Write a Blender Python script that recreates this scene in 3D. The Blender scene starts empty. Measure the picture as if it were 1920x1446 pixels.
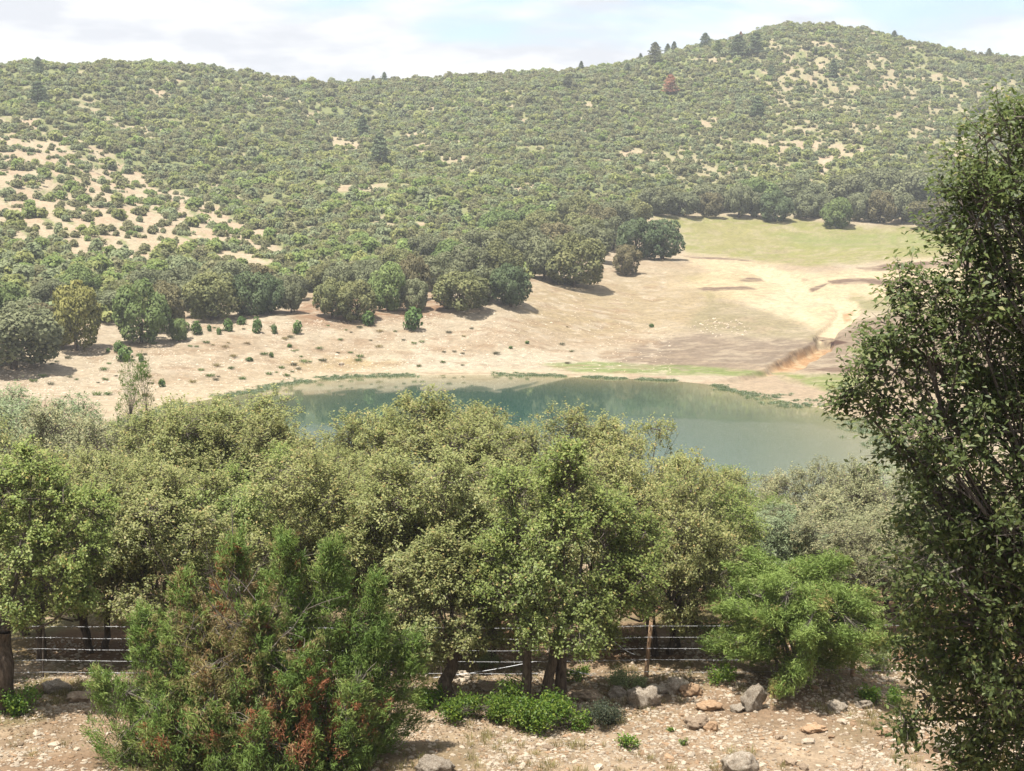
import bpy, math
import numpy as np
from mathutils import Vector

# ------------------------------------------------------------------ camera, world, sun, exposure
SC = bpy.context.scene
COL = SC.collection
PW, PH, F, YH = 1920.0, 1446.0, 2638.0, 400.0
PITCH = math.atan((PH / 2 - YH) / F)
CZ = 20.0                                   # the camera stands 19 m above the lake (water at z = 1)
cam = bpy.data.cameras.new('camera')
cam.sensor_width = 36.0
cam.lens = 36.0 * F / PW
cam.clip_start, cam.clip_end = 0.1, 6000.0
camo = bpy.data.objects.new('camera', cam)
COL.objects.link(camo)
camo.location = (0, 0, CZ)
camo.rotation_euler = (math.pi / 2 - PITCH, 0, 0)
SC.camera = camo

SUN_DIR = Vector((-0.24, -0.12, 0.95)).normalized()
SUN_EL = math.asin(SUN_DIR.z)
SUN_AZ = math.atan2(SUN_DIR.x, SUN_DIR.y)
world = bpy.data.worlds.new('World')
SC.world = world
world.use_nodes = True
wn, wl = world.node_tree.nodes, world.node_tree.links
wn.clear()
w_out = wn.new('ShaderNodeOutputWorld')
w_bg = wn.new('ShaderNodeBackground')
w_sky = wn.new('ShaderNodeTexSky')
w_sky.sky_type = 'NISHITA'
w_sky.sun_disc = False
w_sky.sun_elevation = SUN_EL
w_sky.sun_rotation = SUN_AZ
w_sky.air_density, w_sky.dust_density, w_sky.ozone_density = 1.0, 0.7, 1.4
w_bg.inputs['Strength'].default_value = 0.1
# broken cloud: noise on a flat cloud deck seen from below, the same over the whole sky
w_tc = wn.new('ShaderNodeTexCoord')
w_sep = wn.new('ShaderNodeSeparateXYZ')
wl.new(w_tc.outputs['Generated'], w_sep.inputs[0])
w_abs = wn.new('ShaderNodeMath'); w_abs.operation = 'ABSOLUTE'
wl.new(w_sep.outputs['Z'], w_abs.inputs[0])
w_add = wn.new('ShaderNodeMath'); w_add.operation = 'ADD'; w_add.inputs[1].default_value = 0.16
wl.new(w_abs.outputs[0], w_add.inputs[0])
w_cmb = wn.new('ShaderNodeCombineXYZ')
for ax in ('X', 'Y'):
    dv = wn.new('ShaderNodeMath'); dv.operation = 'DIVIDE'
    wl.new(w_sep.outputs[ax], dv.inputs[0]); wl.new(w_add.outputs[0], dv.inputs[1])
    wl.new(dv.outputs[0], w_cmb.inputs[ax])
w_noi = wn.new('ShaderNodeTexNoise')
w_noi.inputs['Scale'].default_value = 1.1
w_noi.inputs['Detail'].default_value = 7.0
w_noi.inputs['Roughness'].default_value = 0.52
w_noi.inputs['Distortion'].default_value = 0.35
w_off = wn.new('ShaderNodeVectorMath'); w_off.operation = 'ADD'
w_off.inputs[1].default_value = (3.1, 7.4, 0.0)
wl.new(w_cmb.outputs[0], w_off.inputs[0]); wl.new(w_off.outputs[0], w_noi.inputs['Vector'])
w_rmp = wn.new('ShaderNodeMapRange')
w_rmp.interpolation_type = 'SMOOTHSTEP'
w_rmp.inputs['From Min'].default_value = 0.36
w_rmp.inputs['From Max'].default_value = 0.52
w_rmp.inputs['To Min'].default_value = 0.2
w_rmp.inputs['To Max'].default_value = 1.0
wl.new(w_noi.outputs['Fac'], w_rmp.inputs['Value'])
w_noi2 = wn.new('ShaderNodeTexNoise')
w_noi2.inputs['Scale'].default_value = 2.6
w_noi2.inputs['Detail'].default_value = 5.0
wl.new(w_off.outputs[0], w_noi2.inputs['Vector'])
w_cr = wn.new('ShaderNodeValToRGB')
w_cr.color_ramp.elements[0].position = 0.42
w_cr.color_ramp.elements[0].color = (3.95, 4.08, 4.35, 1)
w_cr.color_ramp.elements[1].position = 0.56
w_cr.color_ramp.elements[1].color = (5.3, 5.32, 5.4, 1)
wl.new(w_noi2.outputs['Fac'], w_cr.inputs['Fac'])
w_mix = wn.new('ShaderNodeMix'); w_mix.data_type = 'RGBA'
wl.new(w_rmp.outputs[0], w_mix.inputs[0])
wl.new(w_sky.outputs[0], w_mix.inputs[6]); wl.new(w_cr.outputs[0], w_mix.inputs[7])
wl.new(w_mix.outputs[2], w_bg.inputs['Color'])
wl.new(w_bg.outputs[0], w_out.inputs[0])

sl = bpy.data.lights.new('sun', 'SUN')
sl.energy = 5.0
sl.angle = math.radians(0.53)
sl.color = (1.0, 0.95, 0.87)
slo = bpy.data.objects.new('sun', sl)
COL.objects.link(slo)
slo.location = (-60, 40, 150)
slo.rotation_euler = SUN_DIR.to_track_quat('Z', 'Y').to_euler()

SC.view_settings.view_transform = 'Standard'
SC.view_settings.look = 'None'
SC.view_settings.gamma = 1.0
SC.view_settings.use_curve_mapping = False
SC.view_settings.exposure = 1.05
SC.render.engine = 'CYCLES'
SC.cycles.max_bounces = 6
SC.cycles.diffuse_bounces = 4
SC.cycles.glossy_bounces = 2
SC.cycles.transmission_bounces = 4
SC.cycles.transparent_max_bounces = 4
SC.cycles.caustics_reflective = False
SC.cycles.caustics_refractive = False

RNG = np.random.default_rng(7)

# ------------------------------------------------------------------ helpers
def smooth(e0, e1, x):
    t = np.clip((x - e0) / (e1 - e0), 0, 1)
    return t * t * (3 - 2 * t)

def _hash(ix, iy, seed):
    h = (ix.astype(np.int64) * 374761393 + iy.astype(np.int64) * 668265263 + seed * 974634777) & 0xFFFFFFFF
    h = ((h ^ (h >> 13)) * 1274126177) & 0xFFFFFFFF
    h = h ^ (h >> 16)
    return (h & 0xFFFFFF) / float(0xFFFFFF)

def vnoise(x, y, seed=0):
    x = np.asarray(x, float); y = np.asarray(y, float)
    ix, iy = np.floor(x), np.floor(y)
    fx, fy = x - ix, y - iy
    fx = fx * fx * (3 - 2 * fx); fy = fy * fy * (3 - 2 * fy)
    a, b = _hash(ix, iy, seed), _hash(ix + 1, iy, seed)
    c, d = _hash(ix, iy + 1, seed), _hash(ix + 1, iy + 1, seed)
    return (a * (1 - fx) + b * fx) * (1 - fy) + (c * (1 - fx) + d * fx) * fy

def fbm(x, y, seed=0, o=4):
    s, a, t = 0.0, 0.5, 0.0
    for k in range(o):
        s = s + a * vnoise(x * 2 ** k, y * 2 ** k, seed + k * 17); t += a; a *= 0.5
    return s / t

def make_mesh(name, V, Fc, mat=None, attrs=None, smooth_shade=False, normals=None):
    V = np.ascontiguousarray(V, np.float32); Fc = np.ascontiguousarray(Fc, np.int32)
    me = bpy.data.meshes.new(name)
    n, k = Fc.shape
    me.vertices.add(len(V)); me.vertices.foreach_set('co', V.ravel())
    me.loops.add(n * k); me.loops.foreach_set('vertex_index', Fc.ravel())
    me.polygons.add(n)
    me.polygons.foreach_set('loop_start', np.arange(0, n * k, k, dtype=np.int32))
    me.polygons.foreach_set('use_smooth', np.full(n, smooth_shade, bool))
    for key, arr in (attrs or {}).items():
        if arr.ndim == 1:
            a = me.attributes.new(key, 'FLOAT', 'POINT'); a.data.foreach_set('value', arr.astype(np.float32))
        else:
            a = me.attributes.new(key, 'FLOAT_COLOR', 'POINT'); a.data.foreach_set('color', arr.astype(np.float32).ravel())
    me.update(calc_edges=True)
    if mat: me.materials.append(mat)
    if normals is not None:                                  # leaves share the light of the spray they hang in
        me.polygons.foreach_set('use_smooth', np.ones(n, bool))
        me.normals_split_custom_set_from_vertices(np.ascontiguousarray(np.repeat(unit(normals), 4, 0), np.float32))
    return me

def link(name, data, parent=None, loc=None):
    o = bpy.data.objects.new(name, data)
    COL.objects.link(o)
    if parent is not None: o.parent = parent
    if loc is not None: o.location = loc
    return o

def tag(o, label=None, cat=None, group=None, kind=None):
    if label: o['label'] = label
    if cat: o['category'] = cat
    if group: o['group'] = group
    if kind: o['kind'] = kind
    return o

def nodes_of(m):
    m.use_nodes = True
    return m.node_tree.nodes, m.node_tree.links

def unit(v):
    return v / (np.linalg.norm(v, axis=-1, keepdims=True) + 1e-9)

class Parts:
    """collects vertex / quad arrays into one mesh"""
    def __init__(s): s.V, s.F, s.n, s.A = [], [], 0, []
    def add(s, V, Fq, a=None):
        s.V.append(V); s.F.append(Fq + s.n); s.n += len(V)
        if a is not None: s.A.append(a)
    def mesh(s, name, mat, smooth_shade=False, key='tint'):
        return make_mesh(name, np.concatenate(s.V), np.concatenate(s.F), mat,
                         {key: np.concatenate(s.A)} if s.A else None, smooth_shade)

def tube(P, R, sides=6, rng=None, rough=0.0):
    P = np.asarray(P, float); n = len(P); R = np.asarray(R, float)
    T = unit(np.gradient(P, axis=0))
    ref = np.array([1.0, 0.13, 0.07]) if abs(T[0, 2]) > 0.7 else np.array([0.1, 0.07, 1.0])
    A = unit(np.cross(T, ref)); B = np.cross(T, A)
    ang = np.linspace(0, 2 * np.pi, sides, endpoint=False)
    rr = np.ones((n, sides)) if rng is None else 1 + rough * rng.normal(size=(n, sides))
    V = P[:, None] + (R[:, None] * rr)[..., None] * (np.cos(ang)[None, :, None] * A[:, None] + np.sin(ang)[None, :, None] * B[:, None])
    V = V.reshape(-1, 3)
    q = []
    for i in range(n - 1):
        for j in range(sides):
            j2 = (j + 1) % sides
            q.append((i * sides + j, i * sides + j2, (i + 1) * sides + j2, (i + 1) * sides + j))
    return V, np.array(q, np.int32)

def twigs(A, B, r0, r1):
    """many straight three-sided twigs at once"""
    n = len(A); D = unit(B - A)
    S = unit(np.cross(D, np.array([0.31, 0.52, 0.79]))); T = np.cross(D, S)
    V = np.empty((n, 6, 3))
    for j in range(3):
        a = j * 2 * np.pi / 3
        off = np.cos(a) * S + np.sin(a) * T
        V[:, j] = A + off * r0; V[:, 3 + j] = B + off * r1
    base = np.arange(n)[:, None, None] * 6
    q = np.array([(0, 1, 4, 3), (1, 2, 5, 4), (2, 0, 3, 5)])[None]
    return V.reshape(-1, 3), (base + q).reshape(-1, 4)

def leaf_quads(C, N, L, W, rng, fold=0.18, axis=None, axis_w=0.0):
    """one folded, pointed leaf (a bent quad) for each centre"""
    n = len(C)
    t = rng.normal(size=(n, 3))
    if axis is not None: t = t * (1 - axis_w) + axis * axis_w * 1.8
    t = unit(t - (t * N).sum(1, keepdims=True) * N)
    s = np.cross(N, t)
    L = np.broadcast_to(L, (n,))[:, None]; W = np.broadcast_to(W, (n,))[:, None]
    V = np.empty((n, 4, 3))
    V[:, 0] = C - t * L * 0.5
    V[:, 1] = C - t * L * 0.04 + s * W * 0.5 + N * W * fold
    V[:, 2] = C + t * L * 0.5 - N * L * 0.08
    V[:, 3] = C - t * L * 0.04 - s * W * 0.5 + N * W * fold
    return V.reshape(-1, 3), (np.arange(n, dtype=np.int32)[:, None] * 4 + np.array([0, 3, 2, 1], np.int32))

# pixel -> ray slopes per metre of depth Y, and world -> pixel
_cp, _sp = math.cos(PITCH), math.sin(PITCH)
def ray(x, y):
    a, b = (np.asarray(x, float) - PW / 2) / F, (PH / 2 - np.asarray(y, float)) / F
    d = _cp + b * _sp
    return a / d, (-_sp + b * _cp) / d

def project(X, Y, Z):
    z = Z - CZ
    dep = np.maximum(Y * _cp - z * _sp, 0.01)
    return PW / 2 + F * X / dep, PH / 2 - F * (Y * _sp + z * _cp) / dep

# ------------------------------------------------------------------ terrain
ZW = 1.0
def zrel(y, Y): return ray(960, y)[1] * Y
COLX = np.array([-500, 0, 300, 640, 960, 1180, 1300, 1500, 1920, 2400], float)
ridge_x = [-500, 0, 70, 150, 250, 330, 420, 520, 620, 700, 800, 870, 960, 1090, 1170, 1250, 1300, 1400, 1450, 1500, 1580, 1620, 1700, 1780, 1850, 1920, 2150, 2400]
ridge_y = [150, 127, 123, 124, 122, 129, 138, 148, 155, 154, 151, 143, 134, 130, 119, 95, 84, 67, 54, 47, 48, 58, 69, 83, 91, 98, 125, 170]
NODE_Y = [
    [125, 138, 141, 163, 166, 161.5, 158, 140, 108, 108],
    [142, 152, 175, 188, 200, 248, 262, 268, 262, 262],
    [185, 200, 225, 240, 262, 320, 345, 350, 345, 345],
    [255, 270, 300, 320, 340, 385, 402, 412, 412, 412],
    [345, 360, 390, 420, 430, 465, 485, 505, 505, 505],
    [465, 480, 510, 540, 560, 580, 595, 620, 620, 620]]
NODE_P = [
    None,
    [715, 690, 632, 600, 570, 512, 490, 490, 492, 500],
    [560, 520, 505, 500, 470, 412, 404, 405, 418, 425],
    [430, 380, 385, 385, 375, 335, 315, 308, 310, 330],
    [290, 250, 260, 270, 270, 235, 205, 185, 205, 250], None]
UF = np.linspace(-0.75, 0.75, 601)
XF = UF * F + 960
def colsmooth(v, k=21):
    kern = np.hanning(k + 2)[1:-1]; kern /= kern.sum()
    return np.convolve(np.pad(v, k // 2, mode='edge'), kern, mode='valid')
NY, NZ = [], []
for k in range(6):
    yk = colsmooth(np.interp(XF, COLX, NODE_Y[k]))
    NY.append(yk)
    if k == 0: NZ.append(np.full_like(yk, ZW + 0.15))
    elif k == 5: NZ.append(CZ + zrel(colsmooth(np.interp(XF, ridge_x, ridge_y), 5) + 9, yk))
    else: NZ.append(CZ + zrel(colsmooth(np.interp(XF, COLX, NODE_P[k])), yk))
NY += [NY[5] + 60, NY[5] + 260, np.full_like(NY[5], 1600.0)]
NZ += [NZ[5] - 5, NZ[5] - 55, np.full_like(NZ[5], 5.0)]
NY, NZ = np.array(NY), np.array(NZ)

def pchip(x, y, q):
    h = np.diff(x); d = np.diff(y) / h
    m = np.zeros(len(x))
    w1, w2 = 2 * h[1:] + h[:-1], h[1:] + 2 * h[:-1]
    ok = d[1:] * d[:-1] > 0
    with np.errstate(divide='ignore', invalid='ignore'):
        hm = (w1 + w2) / (w1 / d[:-1] + w2 / d[1:])
    m[1:-1] = np.where(ok, hm, 0); m[0], m[-1] = d[0], d[-1]
    i = np.clip(np.searchsorted(x, q) - 1, 0, len(h) - 1)
    t = (q - x[i]) / h[i]
    return ((1 + 2 * t) * (1 - t) ** 2 * y[i] + t * (1 - t) ** 2 * h[i] * m[i]
            + t * t * (3 - 2 * t) * y[i + 1] + t * t * (t - 1) * h[i] * m[i + 1])

near_y = np.array([-60, -8, -1, 1.5, 8, 17, 20, 24, 28, 33, 36, 42, 55, 70, 84, 110, 140], float)
near_z = np.array([18.4, 18.4, 18.35, 17.7, 14.85, 11.1, 10.55, 10.45, 10.38, 10.3, 9.9, 8.2, 4.8, 2.0, 1.5, 1.35, 1.25], float)

LAKE = np.array([(-28.7, 148.3), (-22, 161.7), (-10, 165.4), (2.5, 165), (14.6, 160.6), (20.3, 157.6), (24.7, 148.3), (26.7, 144), (30.5, 136),
                 (32.3, 125), (31.5, 109), (27, 92), (12, 78), (-10, 76), (-27, 88), (-35, 110), (-34, 132)], float)
def resample(P, n):
    """closed Catmull-Rom curve through P"""
    m = len(P); out = []
    for i in range(m):
        p0, p1, p2, p3 = P[i - 1], P[i], P[(i + 1) % m], P[(i + 2) % m]
        for t in np.linspace(0, 1, n, endpoint=False):
            out.append(0.5 * (2 * p1 + (p2 - p0) * t + (2 * p0 - 5 * p1 + 4 * p2 - p3) * t * t + (3 * p1 - p0 - 3 * p2 + p3) * t ** 3))
    return np.array(out)
LAKE_C = resample(LAKE, 10)
_w = (fbm(LAKE_C[:, 0] * 0.18, LAKE_C[:, 1] * 0.18, 5, 3) - 0.5) * 2.2
_c0 = LAKE_C.mean(0)
LAKE_C = LAKE_C + unit(LAKE_C - _c0) * _w[:, None]

def seg_dist(px, py, P, closed=True):
    d2 = np.full(np.shape(px), 1e18)
    m = len(P)
    for i in range(m if closed else m - 1):
        ax, ay = P[i]; bx, by = P[(i + 1) % m]
        ex, ey = bx - ax, by - ay
        t = np.clip(((px - ax) * ex + (py - ay) * ey) / (ex * ex + ey * ey + 1e-12), 0, 1)
        d2 = np.minimum(d2, (px - ax - t * ex) ** 2 + (py - ay - t * ey) ** 2)
    return np.sqrt(d2)

def inside(px, py, P):
    r = np.zeros(np.shape(px), bool)
    m = len(P)
    for i in range(m):
        ax, ay = P[i]; bx, by = P[(i + 1) % m]
        if ay == by: continue
        c = ((ay > py) != (by > py)) & (px < (bx - ax) * (py - ay) / (by - ay) + ax)
        r ^= c
    return r

def sdist(px, py, P):
    d = seg_dist(px, py, P)
    return np.where(inside(px, py, P), -d, d)

# sample grid: X = s * (Y + 45)
S = np.unique(np.round(np.concatenate([np.linspace(-1.15, -0.40, 26), np.linspace(-0.40, 0.40, 401), np.linspace(.08, .24, 161), np.linspace(0.40, 1.15, 26)]), 6))
R = np.unique(np.round(np.concatenate([np.linspace(-40, 0, 9), np.linspace(0, 20, 21), np.linspace(20, 37, 105), np.linspace(37, 128, 56), np.linspace(128, 285, 226), np.linspace(152, 226, 213),
                                       np.linspace(285, 640, 166), np.linspace(640, 1600, 30)]), 4))
GS, GR = np.meshgrid(S, R)
GX = GS * (GR + 45)
GU = np.where(GR > 60, GX / np.maximum(GR, 60), GX / 60)
GZ = np.empty_like(GX)
z_near = pchip(near_y, near_z, np.clip(R, near_y[0], near_y[-1]))
for j in range(len(S)):
    # far profile for each sample, taken at that sample's own view slope
    q = R
    u = np.clip(GU[:, j], UF[0], UF[-1])
    iu = (u - UF[0]) / (UF[1] - UF[0]); i0 = np.clip(iu.astype(int), 0, len(UF) - 2); f = iu - i0
    # slope changes slowly along a column: use the slope at Y = 300 for the profile, fine for this terrain
    kk = int(np.argmin(np.abs(R - 300)))
    ny = NY[:, i0[kk]] * (1 - f[kk]) + NY[:, i0[kk] + 1] * f[kk]
    nz = NZ[:, i0[kk]] * (1 - f[kk]) + NZ[:, i0[kk] + 1] * f[kk]
    xk = np.concatenate([[ny[0] - 60], ny]); zk = np.concatenate([[ZW + 0.15], nz])
    zf = pchip(xk, zk, np.clip(q, xk[0], xk[-1]))
    w = smooth(ny[0] - 14, ny[0] + 2, q)
    GZ[:, j] = z_near * (1 - w) + zf * w
# undulation
GZ += (fbm(GX / 38, GR / 38, 3, 4) - 0.5) * 7.0 * smooth(215, 330, GR)
GZ += (fbm(GX / 9, GR / 9, 9, 4) - 0.5) * 1.3 * smooth(165, 190, GR)
GZ += (fbm(GX / 2.2, GR / 2.2, 11, 3) - 0.5) * 0.16 * smooth(21, 24, GR)
GZ += (fbm(GX / 6, GR / 6, 12, 3) - 0.5) * 0.5 * smooth(4, 20, GR)
SD = np.full_like(GX, 99.0)
msk = (GR > 60) & (GR < 195) & (np.abs(GX) < 60)
SD[msk] = sdist(GX[msk], GR[msk], LAKE_C)
shore = ZW + 0.05 * SD
GZ = np.where(SD < 0, ZW - 0.02 - np.minimum(-SD * 0.12, 2.0), np.where(SD < 9, shore + (np.maximum(GZ, ZW + 0.2) - shore) * smooth(0, 9, SD), np.maximum(GZ, np.where(GR > 60, ZW + 0.2, -99))))

def height(X, Y):
    X = np.asarray(X, float); Y = np.asarray(Y, float)
    s = np.clip(X / (Y + 45), S[0], S[-1])
    i = np.clip(np.searchsorted(S, s) - 1, 0, len(S) - 2); j = np.clip(np.searchsorted(R, Y) - 1, 0, len(R) - 2)
    a = (s - S[i]) / (S[i + 1] - S[i]); b = np.clip((Y - R[j]) / (R[j + 1] - R[j]), 0, 1)
    return (GZ[j, i] * (1 - a) + GZ[j, i + 1] * a) * (1 - b) + (GZ[j + 1, i] * (1 - a) + GZ[j + 1, i + 1] * a) * b

def hit(x, y, y0=18.0):
    """where the sight line through photo pixel (x, y) meets the ground"""
    u, w = ray(x, y)
    Y = np.arange(y0, 700, 0.1 if y0 < 100 else 0.25)
    gap = CZ + w * Y - height(u * Y, Y)
    k = np.argmax(gap <= 0)
    if gap[k] > 0: k = int(np.argmin(gap))
    return np.array([u * Y[k], Y[k], float(height(u * Y[k], Y[k]))])

# the stream channel cut into the far shore
GULLY = [(1420, 505), (1480, 530), (1505, 560), (1580, 565), (1590, 590), (1552, 622), (1545, 645), (1510, 668), (1470, 690), (1400, 712)]
GW = np.array([hit(a, b, 130)[:2] for a, b in GULLY])
gd = np.full_like(GX, 99.0)
gm = (GR > 130) & (GR < 300) & (GX > 5) & (GX < 90)
gd[gm] = seg_dist(GX[gm], GR[gm], GW, False)
g_dep = np.interp(GR, [150, 165, 178, 200, 230, 270], [0.1, .8, 1.35, .5, .3, 0.1])
g_wid = np.interp(GR, [150, 165, 178, 184, 200, 270], [2.6, 2.6, 2.6, 1.4, 2.0, 4.0]) * (0.65 + 0.6 * fbm(GX / 3.2, GR / 3.2, 31, 2))
GZ -= g_dep * (1 - smooth(g_wid * 0.62, g_wid, gd)) * (SD > 1)
_hd = hit(1550, 648, 130); _hr = np.hypot(GX - _hd[0], (GR - _hd[1]) * .8)
GZ -= 1.3 * (1 - smooth(1.3, 1.9, _hr))
GPX, GPY = project(GX, GR, GZ)

# ---- ground colour by what lies there (soil, sand, grass, painted gully shade), from fields mapped on the ground
def pmask(poly, soft, seed, warp=10.0, px=None, py=None):
    px = GPX if px is None else px; py = GPY if py is None else py
    P = np.array(poly, float)
    ok = (px > P[:, 0].min() - 60) & (px < P[:, 0].max() + 60) & (py > P[:, 1].min() - 60) & (py < P[:, 1].max() + 60)
    out = np.zeros(px.shape)
    if ok.any():
        x = px[ok] + (fbm(px[ok] / 28, py[ok] / 9, seed, 3) - 0.5) * 4 * warp
        y = py[ok] + (fbm(px[ok] / 34, py[ok] / 12, seed + 5, 3) - 0.5) * 1.6 * warp
        out[ok] = 1 - smooth(-soft, soft, sdist(x, y, P))
    return out
C = np.empty(GX.shape + (3,))
sand, sand2, scrub, bare = np.array([.53, .435, .305]), np.array([.47, .365, .245]), np.array([.30, .325, .135]), np.array([.60, .485, .335])
def blend(m, col):
    global C
    C = C * (1 - m[..., None]) + np.asarray(col)[None, None] * m[..., None]
n1 = fbm(GX / 7, GR / 7, 41, 4)
C[:] = sand
blend(smooth(.45, .65, n1), sand2)
TREELINE_X = [-600, 0, 140, 300, 420, 560, 690, 800, 960, 1080, 1160, 1205, 1225, 1300, 1500, 1700, 1830, 2400]
TREELINE_Y = [660, 640, 610, 590, 565, 560, 555, 540, 530, 490, 455, 425, 400, 398, 402, 410, 414, 425]
def hill_amount(px, py, Y):
    return np.where(Y > 140, smooth(-4, 10, np.interp(px, TREELINE_X, TREELINE_Y) - py), 0) 
HILL = np.where(GR > 480, 1.0, hill_amount(GPX, GPY, GR))
BARE_POLYS = [
    ([(-60, 215), (70, 222), (150, 262), (230, 295), (300, 345), (380, 380), (450, 395), (545, 480), (480, 505), (330, 470), (230, 500), (130, 480), (-60, 440)], 0.89),
    ([(1440, 70), (1620, 90), (1760, 130), (1900, 150), (1960, 330), (1700, 290), (1520, 262), (1440, 210), (1400, 130)], 0.5),
    ([(1380, 255), (1560, 268), (1830, 284), (1830, 300), (1560, 296), (1400, 276)], .8),
    ([(1515, 325), (1540, 288), (1580, 290), (1560, 312), (1535, 335)], 1.0),
    ([(620, 262), (670, 262), (680, 288), (630, 284)], 0.9),
    ([(1180, 250), (1420, 255), (1540, 345), (1200, 345), (1120, 300)], 0.4),
    ([(560, 560), (590, 520), (600, 545), (585, 600), (560, 600)], 0.9),
    ([(130, 180), (180, 185), (280, 230), (320, 280), (250, 260), (150, 215)], 0.55)]
def bare_at(px, py, X, Y):
    b = np.zeros(np.shape(px))
    for i, (pl, v) in enumerate(BARE_POLYS):
        m = pmask(pl, 6, 60 + i, 7, px, py) * v
        if v < 0.9:
            lo = .26 if i == 0 else .36
            k = fbm((px * .62 - py) / 12, (px + py * .6) / 46, 77 + i, 3)      # streaks down the fall line
            m = m * smooth(lo, lo + .16, k)
        b = np.maximum(b, m)
    k2 = fbm(X / 9 + 20, Y / 9, 90, 3)
    b = np.maximum(b, smooth(.68, .76, k2) * 0.7)
    return b
BARE = bare_at(GPX, GPY, GX, GR) * (GR > 150)
blend(HILL, scrub)
blend(HILL * smooth(.5, .7, fbm(GX / 5, GR / 5, 44, 3)) * .5, [.36, .32, .17])
blend(HILL * BARE, bare)
blend(HILL * BARE * smooth(.5, .62, fbm(GX / 3, GR / 3, 45, 3)), [.56, .42, .28])
far = (GR > 120)
STREAK = .45 + .75 * smooth(.3, .62, fbm(GX / 2.0 + GR / 9, GR / 1.1, 260, 4))
def paint(poly, soft, seed, col, amt=1.0, warp=8.0):
    blend(np.clip(STREAK, 0, 1) * pmask(poly, soft, seed, warp) * amt * far * (1 - HILL * (GPY < 390)), col)
paint([(540, 560), (600, 560), (800, 540), (860, 575), (800, 600), (640, 612), (560, 615)], 12, 101, [.30, .165, .09], .8)
paint([(960, 540), (1140, 520), (1300, 500), (1420, 520), (1380, 600), (1150, 640), (980, 620)], 25, 102, [.43, .335, .19], .8)
paint([(1280, 520), (1420, 500), (1450, 540), (1330, 560)], 10, 103, [.36, .31, .14], .8)
paint([(1225, 404), (1500, 412), (1600, 424), (1830, 428), (2100, 430), (2100, 478), (1800, 478), (1640, 490), (1520, 500), (1400, 490), (1290, 472), (1270, 430)], 7, 104, [.335, .325, .115], 1.0, 5)
paint([(1430, 440), (1840, 440), (1840, 464), (1500, 462)], 9, 105, [.27, .31, .10], .7, 5)
paint([(1290, 418), (1420, 425), (1480, 455), (1330, 470)], 10, 115, [.37, .33, .14], .7, 5)
for k, (a, b) in enumerate([(432, 3), (446, 2), (455, 2), (470, 3), (481, 2)]):
    paint([(1290, a), (1600, a + 1), (1900, a + 6), (1900, a + 6 + b), (1500, a + b + 1)], 3, 200 + k, [.40, .345, .18], .55, 3)
paint([(1280, 478), (1400, 486), (1480, 506), (1540, 512), (1640, 500), (1800, 482), (1960, 480), (1960, 560), (1640, 566), (1600, 560), (1570, 610), (1545, 640), (1530, 625), (1470, 590), (1420, 575), (1330, 548), (1250, 535), (1330, 515)], 9, 106, [.66, .525, .325], .95, 8)
paint([(1400, 570), (1470, 545), (1520, 585), (1540, 610), (1470, 600)], 6, 107, [.70, .58, .38], .8)
paint([(1330, 560), (1460, 590), (1540, 625), (1530, 640), (1420, 635), (1280, 615)], 14, 108, [.34, .29, .165], .8)
paint([(1130, 672), (1220, 640), (1300, 622), (1420, 636), (1535, 640), (1520, 660), (1470, 690), (1330, 694), (1180, 690)], 7, 109, [.27, .205, .148], .85, 6)
paint([(1560, 625), (1640, 590), (1760, 575), (1960, 600), (1960, 700), (1720, 730), (1600, 700), (1520, 702), (1500, 690), (1550, 660)], 9, 110, [.30, .225, .155], .9)
paint([(1590, 555), (1680, 560), (1800, 590), (1690, 585), (1610, 580)], 8, 111, [.31, .29, .13], .8)
paint([(1590, 655), (1640, 650), (1720, 662), (1660, 672), (1600, 668)], 5, 112, [.27, .29, .10], .9)
for k, pl in enumerate([[(1445, 524), (1475, 517), (1520, 526), (1480, 529), (1450, 530)], [(1550, 526), (1600, 522), (1700, 524), (1850, 530), (1850, 536), (1650, 534), (1560, 532)],
                        [(1490, 552), (1530, 538), (1560, 530), (1535, 545), (1500, 556)], [(1400, 521), (1450, 522), (1440, 528), (1380, 527)], [(1600, 503), (1700, 492), (1850, 488), (1850, 500), (1640, 508)],
                        [(1300, 540), (1400, 536), (1420, 541), (1320, 546)], [(1600, 622), (1700, 605), (1760, 590), (1700, 612), (1620, 630)], [(1520, 692), (1600, 686), (1650, 690), (1560, 698)],
                        [(1270, 478), (1390, 486), (1420, 492), (1300, 484)]]):
    paint(pl, 1.1, 120 + k, [.24, .165, .115], 1.0, 3)
gin = (1 - smooth(g_wid * .7, g_wid * 1.02, gd)) * far
blend(gin * smooth(168, 172, GR) * (1 - smooth(182, 186, GR)), [.50, .30, .15])
blend(gin * smooth(163, 168, GR) * (1 - smooth(182, 186, GR)) * smooth(.5, .6, fbm(GX / .8, GR / .8, 270, 3)), [.60, .42, .24])
blend(gin * smooth(184, 188, GR), [.70, .56, .36])
paint([(1536, 637), (1556, 634), (1590, 642), (1562, 650), (1546, 652)], 1.0, 147, [.15, .095, .065], 1.2, 1.5)  # shade of the gully's head wall and undercut put into the soil colour
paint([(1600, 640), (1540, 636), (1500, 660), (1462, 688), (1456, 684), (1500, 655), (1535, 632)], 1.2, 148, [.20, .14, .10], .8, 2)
paint([(1580, 590), (1600, 585), (1598, 602), (1584, 608)], 3, 141, [.52, .28, .13], .8, 2)
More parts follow.
